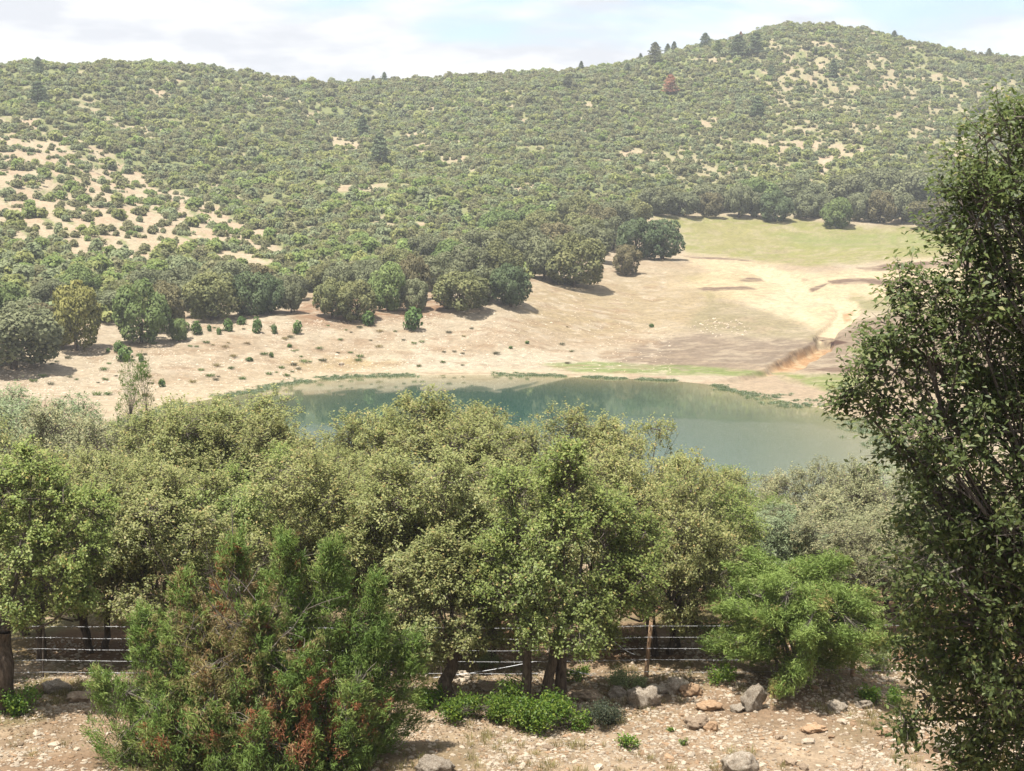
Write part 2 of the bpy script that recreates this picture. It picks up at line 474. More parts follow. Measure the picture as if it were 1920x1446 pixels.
# near the waterline: pale rim, green sward, rust silt fan
rim = (SD > 0) & far
blend((1 - smooth(1.5, 7, SD)) * rim * (GPX < 1180) * .75, [.60, .50, .34])
blend((1 - smooth(6, 16, SD + 6 * (n1 - .5))) * rim * (GPX < 780) * .4, [.56, .45, .29])
paint([(700, 672), (800, 660), (1000, 662), (1150, 672), (1150, 690), (900, 694), (720, 694)], 8, 142, [.60, .53, .40], .6)
paint([(1010, 682), (1100, 678), (1290, 686), (1440, 696), (1440, 706), (1240, 702), (1080, 698)], 3, 143, [.24, .305, .09], .85, 3)
paint([(1450, 700), (1560, 702), (1660, 712), (1640, 732), (1560, 736), (1470, 716)], 4, 144, [.25, .30, .085], .85, 4)
paint([(1280, 720), (1380, 708), (1470, 702), (1520, 722), (1560, 748), (1640, 770), (1560, 764), (1440, 742), (1330, 728)], 4, 145, [.49, .375, .255], .8, 4)
paint([(520, 676), (640, 668), (760, 676), (740, 690), (560, 694)], 8, 146, [.47, .345, .16], .6)
blend((smooth(.58, .70, fbm(GX / 3.2, GR / 1.6, 150, 4)) * (1 - HILL)) * far * (GPX < 1250) * .55, [.37, .255, .155])
blend((smooth(.60, .72, fbm(GX / 1.5, GR / 1.5, 152, 3)) * (1 - HILL)) * far * (GPX < 1250) * .5, [.64, .54, .40])
# near ground: stony soil, dry grass and litter
nr = GR < 75
ns, ns2 = fbm(GX / 1.6, GR / 1.6, 160, 4), fbm(GX / 4.5, GR / 4.5, 165, 3)
NG = np.empty_like(C); NG[:] = [.43, .31, .20]
def nb(m, c):
    global NG
    NG = NG * (1 - m[..., None]) + np.asarray(c)[None, None] * m[..., None]
nb(smooth(.42, .6, ns), [.53, .40, .27]); nb(smooth(.55, .7, ns2), [.36, .245, .155])
nb(smooth(.52, .66, fbm(GX / 2.4, GR / 2.4, 170, 3)) * .5, [.32, .25, .14])
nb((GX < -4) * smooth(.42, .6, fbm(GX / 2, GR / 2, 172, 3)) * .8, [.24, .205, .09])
nb((GR > 29.5) * smooth(.4, .6, ns2) * .8, [.30, .17, .095])
nb((GR > 31) * smooth(.5, .62, ns) * .7, [.34, .31, .15])
C = np.where(nr[..., None], NG, C)
tr = smooth(60, 78, GR)[..., None] * (GR < 78)[..., None]
C = np.clip(C * (0.51 + 0.16 * (fbm(GX / .8, GR / .8, 180, 3)[..., None] - .5)), 0.01, 0.8)

# ---- ground material
gmat = bpy.data.materials.new('soil')
n, l = nodes_of(gmat); n.clear()
go = n.new('ShaderNodeOutputMaterial'); gb = n.new('ShaderNodeBsdfPrincipled')
gb.inputs['Roughness'].default_value = 0.95; gb.inputs['Specular IOR Level'].default_value = 0.1
ga = n.new('ShaderNodeAttribute'); ga.attribute_name = 'soil'
geo = n.new('ShaderNodeNewGeometry')
gn1 = n.new('ShaderNodeTexNoise'); gn1.inputs['Scale'].default_value = 1.7; gn1.inputs['Detail'].default_value = 8; gn1.inputs['Roughness'].default_value = .65
gn2 = n.new('ShaderNodeTexNoise'); gn2.inputs['Scale'].default_value = 14; gn2.inputs['Detail'].default_value = 6; gn2.inputs['Roughness'].default_value = .7
gv = n.new('ShaderNodeTexVoronoi'); gv.inputs['Scale'].default_value = 11
for t in (gn1, gn2, gv): l.new(geo.outputs['Position'], t.inputs['Vector'])
m1 = n.new('ShaderNodeMapRange'); m1.inputs['From Min'].default_value = .3; m1.inputs['From Max'].default_value = .7; m1.inputs['To Min'].default_value = .72; m1.inputs['To Max'].default_value = 1.22
m2 = n.new('ShaderNodeMapRange'); m2.inputs['From Min'].default_value = .3; m2.inputs['From Max'].default_value = .7; m2.inputs['To Min'].default_value = .72; m2.inputs['To Max'].default_value = 1.25
l.new(gn1.outputs['Fac'], m1.inputs['Value']); l.new(gn2.outputs['Fac'], m2.inputs['Value'])
mm = n.new('ShaderNodeMath'); mm.operation = 'MULTIPLY'; l.new(m1.outputs[0], mm.inputs[0]); l.new(m2.outputs[0], mm.inputs[1])
sc_ = n.new('ShaderNodeVectorMath'); sc_.operation = 'SCALE'
l.new(ga.outputs['Color'], sc_.inputs[0]); l.new(mm.outputs[0], sc_.inputs['Scale'])
l.new(sc_.outputs[0], gb.inputs['Base Color'])
bp = n.new('ShaderNodeBump'); bp.inputs['Strength'].default_value = .8; bp.inputs['Distance'].default_value = .06
ad = n.new('ShaderNodeMath'); ad.operation = 'ADD'; l.new(gn1.outputs['Fac'], ad.inputs[0]); l.new(gn2.outputs['Fac'], ad.inputs[1])
l.new(ad.outputs[0], bp.inputs['Height']); l.new(bp.outputs[0], gb.inputs['Normal'])
l.new(gb.outputs[0], go.inputs[0])

# ---- one continuous sheet, split along its own edges into the pieces of land it is made of
nr_, nc_ = GX.shape
idx = np.arange(nr_ * nc_).reshape(nr_, nc_)
Q = np.stack([idx[:-1, :-1], idx[:-1, 1:], idx[1:, 1:], idx[1:, :-1]], -1).reshape(-1, 4)
V3 = np.stack([GX, GR, GZ], -1).reshape(-1, 3)
meadow_m = pmask([(1225, 404), (1500, 410), (1600, 422), (1830, 426), (2400, 428), (2400, 478), (1800, 478), (1640, 490), (1520, 500), (1400, 490), (1290, 472), (1270, 430)], 4, 104, 5) * far
zone = np.zeros(GX.shape, int)
zone[(GR > 72)] = 1
zone[far & (meadow_m > .5)] = 2
zone[(HILL > .5) & (GR > 140) & (meadow_m <= .5)] = 3
zone[SD < -0.5] = 4
zf_ = zone.reshape(-1)[Q[:, 0]]
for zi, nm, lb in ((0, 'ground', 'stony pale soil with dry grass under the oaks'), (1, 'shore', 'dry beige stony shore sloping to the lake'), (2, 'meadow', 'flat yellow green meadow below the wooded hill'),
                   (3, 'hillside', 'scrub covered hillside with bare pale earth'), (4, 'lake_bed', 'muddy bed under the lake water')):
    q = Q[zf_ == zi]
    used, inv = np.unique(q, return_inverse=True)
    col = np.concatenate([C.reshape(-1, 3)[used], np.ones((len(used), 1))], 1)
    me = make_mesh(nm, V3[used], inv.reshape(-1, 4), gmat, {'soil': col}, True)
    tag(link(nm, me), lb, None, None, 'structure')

# ------------------------------------------------------------------ the lake
wmat = bpy.data.materials.new('lake_water')
n, l = nodes_of(wmat); n.clear()
wo = n.new('ShaderNodeOutputMaterial'); wb = n.new('ShaderNodeBsdfPrincipled')
wat = n.new('ShaderNodeAttribute'); wat.attribute_name = 'silt_reflection'; l.new(wat.outputs['Color'], wb.inputs['Base Color'])
wb.inputs['Roughness'].default_value = .03
wb.inputs['IOR'].default_value = 1.333
geo = n.new('ShaderNodeNewGeometry')
mp = n.new('ShaderNodeMapping'); mp.inputs['Scale'].default_value = (1.0, 2.2, 1)
l.new(geo.outputs['Position'], mp.inputs[0])
wn1 = n.new('ShaderNodeTexNoise'); wn1.inputs['Scale'].default_value = 2.4; wn1.inputs['Detail'].default_value = 4
wn2 = n.new('ShaderNodeTexNoise'); wn2.inputs['Scale'].default_value = .045; wn2.inputs['Detail'].default_value = 3
l.new(mp.outputs[0], wn1.inputs['Vector']); l.new(geo.outputs['Position'], wn2.inputs['Vector'])
wr = n.new('ShaderNodeMapRange'); wr.inputs['From Min'].default_value = .42; wr.inputs['From Max'].default_value = .6; wr.inputs['To Min'].default_value = .003; wr.inputs['To Max'].default_value = .30
wsp = n.new('ShaderNodeSeparateXYZ'); l.new(geo.outputs['Position'], wsp.inputs[0])   # open water is ruffled by the breeze, the far side lies in the lee
wlee = n.new('ShaderNodeMapRange'); wlee.inputs['From Min'].default_value = 141; wlee.inputs['From Max'].default_value = 112; wlee.inputs['To Min'].default_value = -.26; wlee.inputs['To Max'].default_value = .22
l.new(wsp.outputs['Y'], wlee.inputs['Value'])
wsum = n.new('ShaderNodeMath'); wsum.operation = 'ADD'; l.new(wn2.outputs['Fac'], wsum.inputs[0]); l.new(wlee.outputs[0], wsum.inputs[1])
l.new(wsum.outputs[0], wr.inputs['Value'])
wbp = n.new('ShaderNodeBump'); wbp.inputs['Distance'].default_value = .05
l.new(wr.outputs[0], wbp.inputs['Strength']); l.new(wn1.outputs['Fac'], wbp.inputs['Height'])
l.new(wbp.outputs[0], wb.inputs['Normal']); l.new(wb.outputs[0], wo.inputs[0])
LK = LAKE_C + unit(LAKE_C - _c0) * 0.9
m_ = len(LK)
rings = np.array([0.001, .2, .4, .55, .68, .78, .86, .91, .95, .975, 1.0])
lv = np.concatenate([_c0 + (LK - _c0) * q for q in rings])
lf = np.array([(a * m_ + i, a * m_ + (i + 1) % m_, (a + 1) * m_ + (i + 1) % m_, (a + 1) * m_ + i) for a in range(len(rings) - 1) for i in range(m_)])
a_, b_ = LK[0] - _c0, LK[1] - _c0
if a_[0] * b_[1] - a_[1] * b_[0] > 0: lf = lf[:, ::-1]
dsh = seg_dist(lv[:, 0], lv[:, 1], LK)                        # silty shallows, with the shore's tan reflection painted in; greener further out
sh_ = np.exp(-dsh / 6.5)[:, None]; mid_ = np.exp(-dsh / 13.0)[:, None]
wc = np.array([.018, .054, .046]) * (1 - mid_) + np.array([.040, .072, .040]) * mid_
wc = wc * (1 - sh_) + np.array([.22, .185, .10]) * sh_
tag(link('lake', make_mesh('lake', np.column_stack([lv, np.full(len(lv), ZW)]), lf, wmat, {'silt_reflection': np.concatenate([wc, np.ones((len(wc), 1))], 1)})), 'round green lake reflecting the far shore', None, None, 'structure')

# ------------------------------------------------------------------ materials for plants and stones
def leaf_mat(name, ramp, trans=.28, rough=.5, spec=.35, jitter=.25):
    m = bpy.data.materials.new(name)
    n, l = nodes_of(m); n.clear()
    o = n.new('ShaderNodeOutputMaterial'); p = n.new('ShaderNodeBsdfPrincipled'); t = n.new('ShaderNodeBsdfTranslucent'); mx = n.new('ShaderNodeMixShader')
    a = n.new('ShaderNodeAttribute'); a.attribute_name = 'tint'
    cr = n.new('ShaderNodeValToRGB'); e = cr.color_ramp.elements
    e[0].position, e[0].color = ramp[0][0], (*ramp[0][1], 1)
    e[1].position, e[1].color = ramp[-1][0], (*ramp[-1][1], 1)
    for pos, c in ramp[1:-1]:
        k = e.new(pos); k.color = (*c, 1)
    l.new(a.outputs['Fac'], cr.inputs[0])
    oi = n.new('ShaderNodeObjectInfo')
    mr = n.new('ShaderNodeMapRange'); mr.inputs['To Min'].default_value = 1 - jitter; mr.inputs['To Max'].default_value = 1 + jitter
    l.new(oi.outputs['Random'], mr.inputs['Value'])
    hs = n.new('ShaderNodeHueSaturation'); hs.inputs['Fac'].default_value = 1
    l.new(mr.outputs[0], hs.inputs['Value']); l.new(cr.outputs[0], hs.inputs['Color'])
    mr2 = n.new('ShaderNodeMapRange'); mr2.inputs['To Min'].default_value = .5 - jitter * .06; mr2.inputs['To Max'].default_value = .5 + jitter * .06
    fr = n.new('ShaderNodeMath'); fr.operation = 'FRACT'; mu = n.new('ShaderNodeMath'); mu.operation = 'MULTIPLY'; mu.inputs[1].default_value = 7.31
    l.new(oi.outputs['Random'], mu.inputs[0]); l.new(mu.outputs[0], fr.inputs[0]); l.new(fr.outputs[0], mr2.inputs['Value']); l.new(mr2.outputs[0], hs.inputs['Hue'])
    l.new(hs.outputs[0], p.inputs['Base Color']); l.new(hs.outputs[0], t.inputs['Color'])
    p.inputs['Roughness'].default_value = rough; p.inputs['Specular IOR Level'].default_value = spec
    mx.inputs[0].default_value = min(.5, trans * 1.5)
    l.new(p.outputs[0], mx.inputs[1]); l.new(t.outputs[0], mx.inputs[2]); l.new(mx.outputs[0], o.inputs[0])
    return m

def bark_mat(name, c0, c1, scale=6):
    m = bpy.data.materials.new(name)
    n, l = nodes_of(m); n.clear()
    o = n.new('ShaderNodeOutputMaterial'); p = n.new('ShaderNodeBsdfPrincipled'); p.inputs['Roughness'].default_value = .9; p.inputs['Specular IOR Level'].default_value = .15
    tc = n.new('ShaderNodeTexCoord'); mp = n.new('ShaderNodeMapping'); mp.inputs['Scale'].default_value = (1, 1, .25)
    l.new(tc.outputs['Object'], mp.inputs[0])
    nz = n.new('ShaderNodeTexNoise'); nz.inputs['Scale'].default_value = scale * 3; nz.inputs['Detail'].default_value = 8; nz.inputs['Roughness'].default_value = .7
    l.new(mp.outputs[0], nz.inputs['Vector'])
    cr = n.new('ShaderNodeValToRGB'); cr.color_ramp.elements[0].position = .35; cr.color_ramp.elements[0].color = (*c0, 1)
    cr.color_ramp.elements[1].position = .68; cr.color_ramp.elements[1].color = (*c1, 1)
    l.new(nz.outputs['Fac'], cr.inputs[0]); l.new(cr.outputs[0], p.inputs['Base Color'])
    bp = n.new('ShaderNodeBump'); bp.inputs['Strength'].default_value = 1; bp.inputs['Distance'].default_value = .03
    l.new(nz.outputs['Fac'], bp.inputs['Height']); l.new(bp.outputs[0], p.inputs['Normal']); l.new(p.outputs[0], o.inputs[0])
    return m

def rock_mat(name, c0, c1, c2, scale=3.0):
    m = bpy.data.materials.new(name)
    n, l = nodes_of(m); n.clear()
    o = n.new('ShaderNodeOutputMaterial'); p = n.new('ShaderNodeBsdfPrincipled'); p.inputs['Roughness'].default_value = .92; p.inputs['Specular IOR Level'].default_value = .15
    tc = n.new('ShaderNodeTexCoord'); oi = n.new('ShaderNodeObjectInfo')
    av = n.new('ShaderNodeVectorMath'); av.operation = 'ADD'
    l.new(tc.outputs['Object'], av.inputs[0])
    sv = n.new('ShaderNodeVectorMath'); sv.operation = 'SCALE'; sv.inputs[0].default_value = (17, 31, 11); l.new(oi.outputs['Random'], sv.inputs['Scale']); l.new(sv.outputs[0], av.inputs[1])
    nz = n.new('ShaderNodeTexNoise'); nz.inputs['Scale'].default_value = scale; nz.inputs['Detail'].default_value = 9; nz.inputs['Roughness'].default_value = .68
    n2 = n.new('ShaderNodeTexNoise'); n2.inputs['Scale'].default_value = scale * 4.5; n2.inputs['Detail'].default_value = 6; n2.inputs['Roughness'].default_value = .7
    l.new(av.outputs[0], nz.inputs['Vector']); l.new(av.outputs[0], n2.inputs['Vector'])
    cr = n.new('ShaderNodeValToRGB'); e = cr.color_ramp.elements
    e[0].position, e[0].color = .38, (*c0, 1); e[1].position, e[1].color = .62, (*c1, 1)
    l.new(nz.outputs['Fac'], cr.inputs[0])
    c2r = n.new('ShaderNodeMapRange'); c2r.inputs['From Min'].default_value = .52; c2r.inputs['From Max'].default_value = .62; l.new(n2.outputs['Fac'], c2r.inputs['Value'])
    mx = n.new('ShaderNodeMix'); mx.data_type = 'RGBA'; l.new(c2r.outputs[0], mx.inputs[0]); l.new(cr.outputs[0], mx.inputs[6]); mx.inputs[7].default_value = (*c2, 1)
    mr = n.new('ShaderNodeMapRange'); mr.inputs['To Min'].default_value = .75; mr.inputs['To Max'].default_value = 1.15; l.new(oi.outputs['Random'], mr.inputs['Value'])
    vs = n.new('ShaderNodeVectorMath'); vs.operation = 'SCALE'; l.new(mx.outputs[2], vs.inputs[0]); l.new(mr.outputs[0], vs.inputs['Scale'])
    l.new(vs.outputs[0], p.inputs['Base Color'])
    bp = n.new('ShaderNodeBump'); bp.inputs['Strength'].default_value = .9; bp.inputs['Distance'].default_value = .03
    l.new(n2.outputs['Fac'], bp.inputs['Height']); l.new(bp.outputs[0], p.inputs['Normal']); l.new(p.outputs[0], o.inputs[0])
    return m

M = {}
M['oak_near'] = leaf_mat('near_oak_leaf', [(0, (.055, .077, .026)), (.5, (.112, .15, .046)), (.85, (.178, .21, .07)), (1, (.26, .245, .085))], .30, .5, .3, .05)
M['oak_olive'] = leaf_mat('olive_oak_leaf', [(0, (.135, .158, .055)), (.4, (.27, .30, .108)), (.8, (.395, .39, .168)), (1, (.45, .335, .145))], .34, .5, .3, .10)
M['oak_fresh'] = leaf_mat('fresh_oak_leaf', [(0, (.12, .168, .045)), (.5, (.25, .32, .09)), (.85, (.365, .40, .14)), (1, (.44, .35, .13))], .34, .5, .3, .08)
M['oak_dusty'] = leaf_mat('dusty_oak_leaf', [(0, (0.147, 0.162, 0.090)), (.5, (0.276, 0.284, 0.147)), (.85, (0.374, 0.357, 0.195)), (1, (0.405, 0.292, 0.162))], .28, .55, .3, .12)
M['oak_silver'] = leaf_mat('silver_oak_leaf', [(0, (0.147, 0.195, 0.105)), (.5, (0.260, 0.317, 0.170)), (1, (0.390, 0.422, 0.243))], .28, .55, .3, .1)
M['sprout'] = leaf_mat('sprout_leaf', [(0, (0.061, 0.123, 0.019)), (.5, (0.123, 0.222, 0.031)), (1, (0.246, 0.320, 0.049))], .35, .45, .35, .12)
M['dark_bush'] = leaf_mat('dark_bush_leaf', [(0, (0.032, 0.046, 0.026)), (.6, (0.065, 0.085, 0.046)), (1, (0.118, 0.118, 0.065))], .2, .55, .3, .1)
M['herb'] = leaf_mat('herb_leaf', [(0, (0.162, 0.212, 0.097)), (1, (0.325, 0.374, 0.179))], .3, .6, .2, .2)
M['juniper'] = leaf_mat('juniper_leaf', [(0, (.085, .145, .03)), (.35, (.175, .26, .058)), (.56, (.25, .305, .085)), (.64, (.275, .245, .10)), (.80, (.30, .225, .11)), (.86, (.30, .14, .07)), (1, (.33, .13, .065))], .28, .6, .2, .06)
M['juniper_bright'] = leaf_mat('bright_juniper_leaf', [(0, (.12, .18, .042)), (.5, (.24, .325, .085)), (.85, (.33, .40, .12)), (1, (.34, .26, .11))], .3, .6, .25, .06)
FARC = {'dark': [(0, (.055, .082, .038)), (.6, (.115, .155, .07)), (1, (.17, .205, .10))], 'olive': [(0, (.09, .10, .042)), (.6, (.185, .19, .078)), (1, (.26, .25, .11))],
        'brown': [(0, (.095, .088, .045)), (.6, (.18, .16, .08)), (1, (.25, .21, .11))], 'grey': [(0, (.09, .10, .052)), (.6, (.175, .188, .098)), (1, (.24, .248, .138))],
        'yellow': [(0, (.14, .14, .035)), (.6, (.245, .238, .075)), (1, (.32, .295, .10))], 'green': [(0, (.085, .13, .036)), (.6, (.165, .215, .074)), (1, (.235, .28, .105))],
        'pine': [(0, (.085, .115, .06)), (1, (.20, .245, .13))], 'red': [(0, (.30, .14, .08)), (1, (.45, .25, .15))]}
for k, rp in FARC.items(): M['far_' + k] = leaf_mat('far_' + k + '_leaf', rp, .22, .7, .15, .12)
SHC = {'green': [(0, (.13, .175, .045)), (.6, (.215, .272, .096)), (1, (.33, .385, .125))], 'olive': [(0, (.145, .165, .05)), (.6, (.232, .258, .10)), (1, (.345, .355, .13))],
       'grey': [(0, (.14, .165, .085)), (.6, (.245, .28, .145)), (1, (.31, .34, .19))], 'dull': [(0, (.13, .135, .062)), (.6, (.225, .225, .11)), (1, (.285, .27, .15))]}
for k, rp in SHC.items(): M['shrub_' + k] = leaf_mat('shrub_' + k + '_leaf', rp, .3, .75, .1, .13)
M['bark'] = bark_mat('oak_bark', (.035, .026, .02), (.15, .115, .085))
M['twig'] = bark_mat('grey_twig', (.09, .075, .06), (.22, .195, .17), 12)
M['branch'] = bark_mat('branch_bark', (.06, .048, .04), (.20, .17, .145), 10)
M['post'] = bark_mat('post_wood', (.20, .12, .07), (.36, .25, .16), 8)
M['rock'] = rock_mat('limestone', (.27, .19, .125), (.42, .33, .24), (.15, .115, .085), 5)
M['rock_lichen'] = rock_mat('lichen_rock', (.25, .195, .14), (.46, .405, .33), (.10, .088, .072), 9)
M['rock_orange'] = rock_mat('orange_rock', (.32, .20, .115), (.44, .31, .20), (.22, .14, .085), 5)
M['rock_white'] = rock_mat('pale_rock', (.46, .375, .275), (.57, .495, .395), (.34, .25, .17), 4)
M['dry_grass'] = leaf_mat('dry_grass_blade', [(0, (.16, .15, .06)), (.6, (.28, .24, .10)), (1, (.40, .33, .18))], .3, .7, .15, .2)
M['weed'] = leaf_mat('water_weed_blade', [(0, (.07, .12, .04)), (.55, (.14, .19, .08)), (.8, (.30, .36, .22)), (1, (.55, .58, .46))], .3, .6, .2, .2)
wire = bpy.data.materials.new('galvanised_wire'); n, l = nodes_of(wire)
wp = n['Principled BSDF']; wp.inputs['Base Color'].default_value = (.36, .365, .375, 1); wp.inputs['Metallic'].default_value = .5; wp.inputs['Roughness'].default_value = .6
M['wire'] = wire

# ------------------------------------------------------------------ plant builders
def oak(seed, H, W, zb, nleaf, leaf, mat, trunks=None, lumps=None, sigma=.09, ntw=520, nl=17, fork=None, leaf_w=.55, twig_r=.007, lift=.5):
    """trunk meshes, branch mesh, crown mesh; base of the tree at the origin"""
    rng = np.random.default_rng(seed)
    if trunks is None: trunks = [((0, 0), (rng.normal(0, .1) * H * .12, rng.normal(0, .1) * H * .12, zb * .95),   .026 * H)]
    cen = np.array([0, 0, (H + zb) / 2]); rad = np.array([W / 2, W / 2, (H - zb) / 2])
    if lumps is None:
        L = []
        for i in range(nl):
            k = (i + .5) / nl; ph = i * 2.39996 + rng.normal(0, .35)
            zz = 1 - 1.85 * k; rr = math.sqrt(max(0, 1 - zz * zz))
            d = np.array([rr * math.cos(ph), rr * math.sin(ph), zz]) * rng.uniform(.45, 1.0)
            L.append((*(cen + d * rad), rng.uniform(.22, .46) * W / 2))
        L.append((*cen, .4 * W / 2))
    else: L = lumps
    L = np.array(L, float)
    cen = L[:, :3].mean(0) if lumps is not None else cen
    tmesh = []
    tops = []
    for (bx, by), top, r in trunks:
        t = np.linspace(0, 1, 7)[:, None]
        P = np.array([bx, by, -.35]) * (1 - t) + np.array(top) * t
        P[1:-1, :2] += rng.normal(0, r * .35, (5, 2))
        P = np.vstack([P[:1], P[:1] + (P[1] - P[0]) * .55, P[1:]])
        Rr = r * np.interp(np.linspace(0, 1, len(P)), [0, .12, .3, 1], [1.5, 1.25, 1.0, .72])
        v, f = tube(P, Rr, 9, rng, .07)
        pt = Parts(); pt.add(v, f); tmesh.append(pt.mesh('trunk', M['bark'], True))
        tops.append((np.array(top), r * .72))
    br = Parts()
    A, B, A2 = [], [], []
    tot = (L[:, 3] ** 2).sum()
    for c in L:
        ti = int(np.argmin([np.linalg.norm(c[:2] - t[0][:2]) for t in tops])); tp, r = tops[ti]
        d = c[:3] - tp
        mid = tp + d * .5 + np.array([0, 0, -.10 * np.linalg.norm(d)]) + rng.normal(0, .13, 3) * np.linalg.norm(d)
        t = np.linspace(0, 1, 6)[:, None]
        P = tp * (1 - t) ** 2 + 2 * mid * t * (1 - t) + c[:3] * t * t
        P[1:-1] += rng.normal(0, .025, (4, 3)) * np.linalg.norm(d)
        P[0] -= unit(d) * r * .3
        v, f = tube(P, np.linspace(min(r * .55, .038), .010, 6), 5); br.add(v, f)
        k = max(6, int(ntw * c[3] ** 2 / tot))
        out = unit(c[:3] - cen)
        dd = unit(rng.normal(size=(k, 3)) + .55 * out + np.array([0, 0, .25]))
        tip = c[:3] + dd * c[3] * rng.uniform(.55, 1.12, (k, 1)) * np.array([1, 1, .85])
        A.append(np.where(rng.random((k, 1)) < .8, c[:3] + rng.normal(0, .22, (k, 3)) * c[3], P[4] + rng.normal(0, .02, (k, 3)))); B.append(tip); A2.append(np.repeat(out[None], k, 0))
    A, B, A2 = np.concatenate(A), np.concatenate(B), np.concatenate(A2)
    mid = (A + B) / 2 + rng.normal(0, 1, A.shape) * .07 * np.linalg.norm(B - A, axis=1, keepdims=True)
    v, f = twigs(A, mid, twig_r * 1.6, twig_r); br.add(v, f)
    v, f = twigs(mid, B, twig_r, twig_r * .5); br.add(v, f)
    # side shoots that carry the leaves
    ns = 4
    k = rng.integers(0, len(A), len(A) * ns); t = rng.uniform(.4, 1.0, (len(k), 1))
    a = np.where(t < .5, A[k] + (mid[k] - A[k]) * t * 2, mid[k] + (B[k] - mid[k]) * (t * 2 - 1))
    dl = unit(B[k] - A[k] + rng.normal(0, .9, (len(k), 3)) * np.linalg.norm(B[k] - A[k], axis=1, keepdims=True) * .8)
    b = a + dl * sigma * rng.uniform(1.0, 2.4, (len(k), 1))
    v, f = twigs(a, b, twig_r * .6, twig_r * .3); br.add(v, f)
    i = rng.integers(0, len(a), nleaf); t = rng.uniform(.15, 1.1, (nleaf, 1))
    P = a[i] + (b[i] - a[i]) * t + rng.normal(0, sigma * .38, (nleaf, 3))
    N = unit(rng.normal(size=(nleaf, 3)) * .75 + unit(P - cen) * .35 + np.array([0, -.1, 1.0]))
    Ls = leaf * rng.uniform(.7, 1.25, nleaf)
    v, f = leaf_quads(P, N, Ls, Ls * leaf_w, rng, .2, dl[i], .5)
    shoot = rng.uniform(0, 1, len(a))
    tint = np.clip(.62 * rng.uniform(0, 1, nleaf) + .38 * shoot[i] + .16 * (t[:, 0] - .6), 0, 1)
    tint = np.where(rng.random(nleaf) < .012, 1.0, tint * .97)
    cm = make_mesh('crown', v, f, mat, {'tint': np.repeat(tint, 4)}, normals=N * .55 + unit(P - cen) * .35 + np.array([0, -.05, lift]))
    return tmesh, br.mesh('branches', M['branch']), cm

def plant(name, tm, bm, cm, loc, rz, scl, mat=None):
    e = link(name, None, None, loc)
    e.rotation_euler = (0, 0, rz); e.scale = scl
    for t in tm: link('trunk', t, e)
    if bm is not None: link('branches', bm, e)
    c = link('crown', cm, e)
    if mat is not None:
        c.material_slots[0].link = 'OBJECT'; c.material_slots[0].material = mat
    return e

def far_tree_meshes(seed, H=7.0, W=8.0, zb=1.0, n=5600, card=.29):
    rng = np.random.default_rng(seed)
    L = []
    for i in range(22):
        k = (i + .5) / 22; ph = i * 2.39996 + rng.normal(0, .4); zz = 1 - 1.95 * k; rr = math.sqrt(max(0, 1 - zz * zz))
        L.append((rr * math.cos(ph) * W * .5 * rng.uniform(.55, .78), rr * math.sin(ph) * W * .5 * rng.uniform(.55, .78), (H + zb) / 2 + zz * (H - zb) / 2 * rng.uniform(.55, .78), rng.uniform(.26, .40) * W / 2))
    L = np.array(L)
    i = rng.choice(len(L), n, p=L[:, 3] ** 2 / (L[:, 3] ** 2).sum())
    cen = np.array([0, 0, (H + zb) / 2])
    d = unit(rng.normal(size=(n, 3)) + .7 * unit(L[i, :3] - cen) + np.array([0, 0, .25]))
    P = L[i, :3] + d * (L[i, 3] * rng.uniform(.72, 1.06, n))[:, None]
    P[:, 2] = np.maximum(P[:, 2], rng.uniform(.1, .9, n))
    N = unit(d + rng.normal(0, .55, (n, 3)) + np.array([0, 0, .2]))
    s = card * rng.uniform(.6, 1.4, n)
    v, f = leaf_quads(P, N, s * 1.25, s, rng, .15)
    lt = rng.uniform(0, 1, len(L))
    tint = np.clip(.6 * rng.uniform(0, 1, n) + .4 * lt[i], 0, 1)
    cm = make_mesh('crown', v, f, M['far_dark'], {'tint': np.repeat(tint, 4)}, normals=d * .75 + N * .2 + np.array([0, 0, .55]))
    tr = Parts()
    t = np.linspace(0, 1, 5)[:, None]
    P = np.array([[0, 0, -.6]]) * (1 - t) + np.array([[.15, .1, H * .38]]) * t
    v, f = tube(P, np.array([.36, .27, .24, .21, .15]), 7, rng, .08); tr.add(v, f)
    for c in L[::2]:
        a = P[3]; mid = (a + c[:3]) / 2 + np.array([0, 0, -.3])
        tt = np.linspace(0, 1, 4)[:, None]
        v, f = tube(a * (1 - tt) ** 2 + 2 * mid * tt * (1 - tt) + c[:3] * tt ** 2, [.12, .09, .06, .03], 4); tr.add(v, f)
    return tr.mesh('trunk', M['bark'], True), cm

def pine_meshes(seed, H=9.0, W=4.4, n=1500):
    rng = np.random.default_rng(seed)
    hh = rng.uniform(.08, 1, n) ** .85; ph = rng.uniform(0, 6.283, n)
    whorl = .82 + .22 * np.sin(hh * 42 + 1.5 * np.sin(ph * 2 + seed))
    r = W / 2 * (1 - hh) ** .5 * np.interp(hh, [0, .25, 1], [.7, 1, 1]) * whorl * rng.uniform(.35, 1.0, n) ** .5 + .08
    lob = .55 + .8 * vnoise(ph * 1.3, hh * 7, seed)
    P = np.stack([r * lob * np.cos(ph), r * lob * np.sin(ph), H * hh * .98 + .2 - r * .12], -1)
    N = unit(np.stack([np.cos(ph), np.sin(ph), np.full(n, .8)], -1) + rng.normal(0, .5, (n, 3)))
    s = .42 * rng.uniform(.6, 1.3, n)
    v, f = leaf_quads(P, N, s * 1.4, s * .7, rng, .1)
    cm = make_mesh('crown', v, f, M['far_dark'], {'tint': np.repeat(rng.uniform(0, 1, n), 4)})
    v, f = tube([(0, 0, -.6), (0, 0, H * .4), (0.05, 0, H * .97)], [.26, .17, .03], 6)
    pt = Parts(); pt.add(v, f)
    return pt.mesh('trunk', M['bark'], True), cm

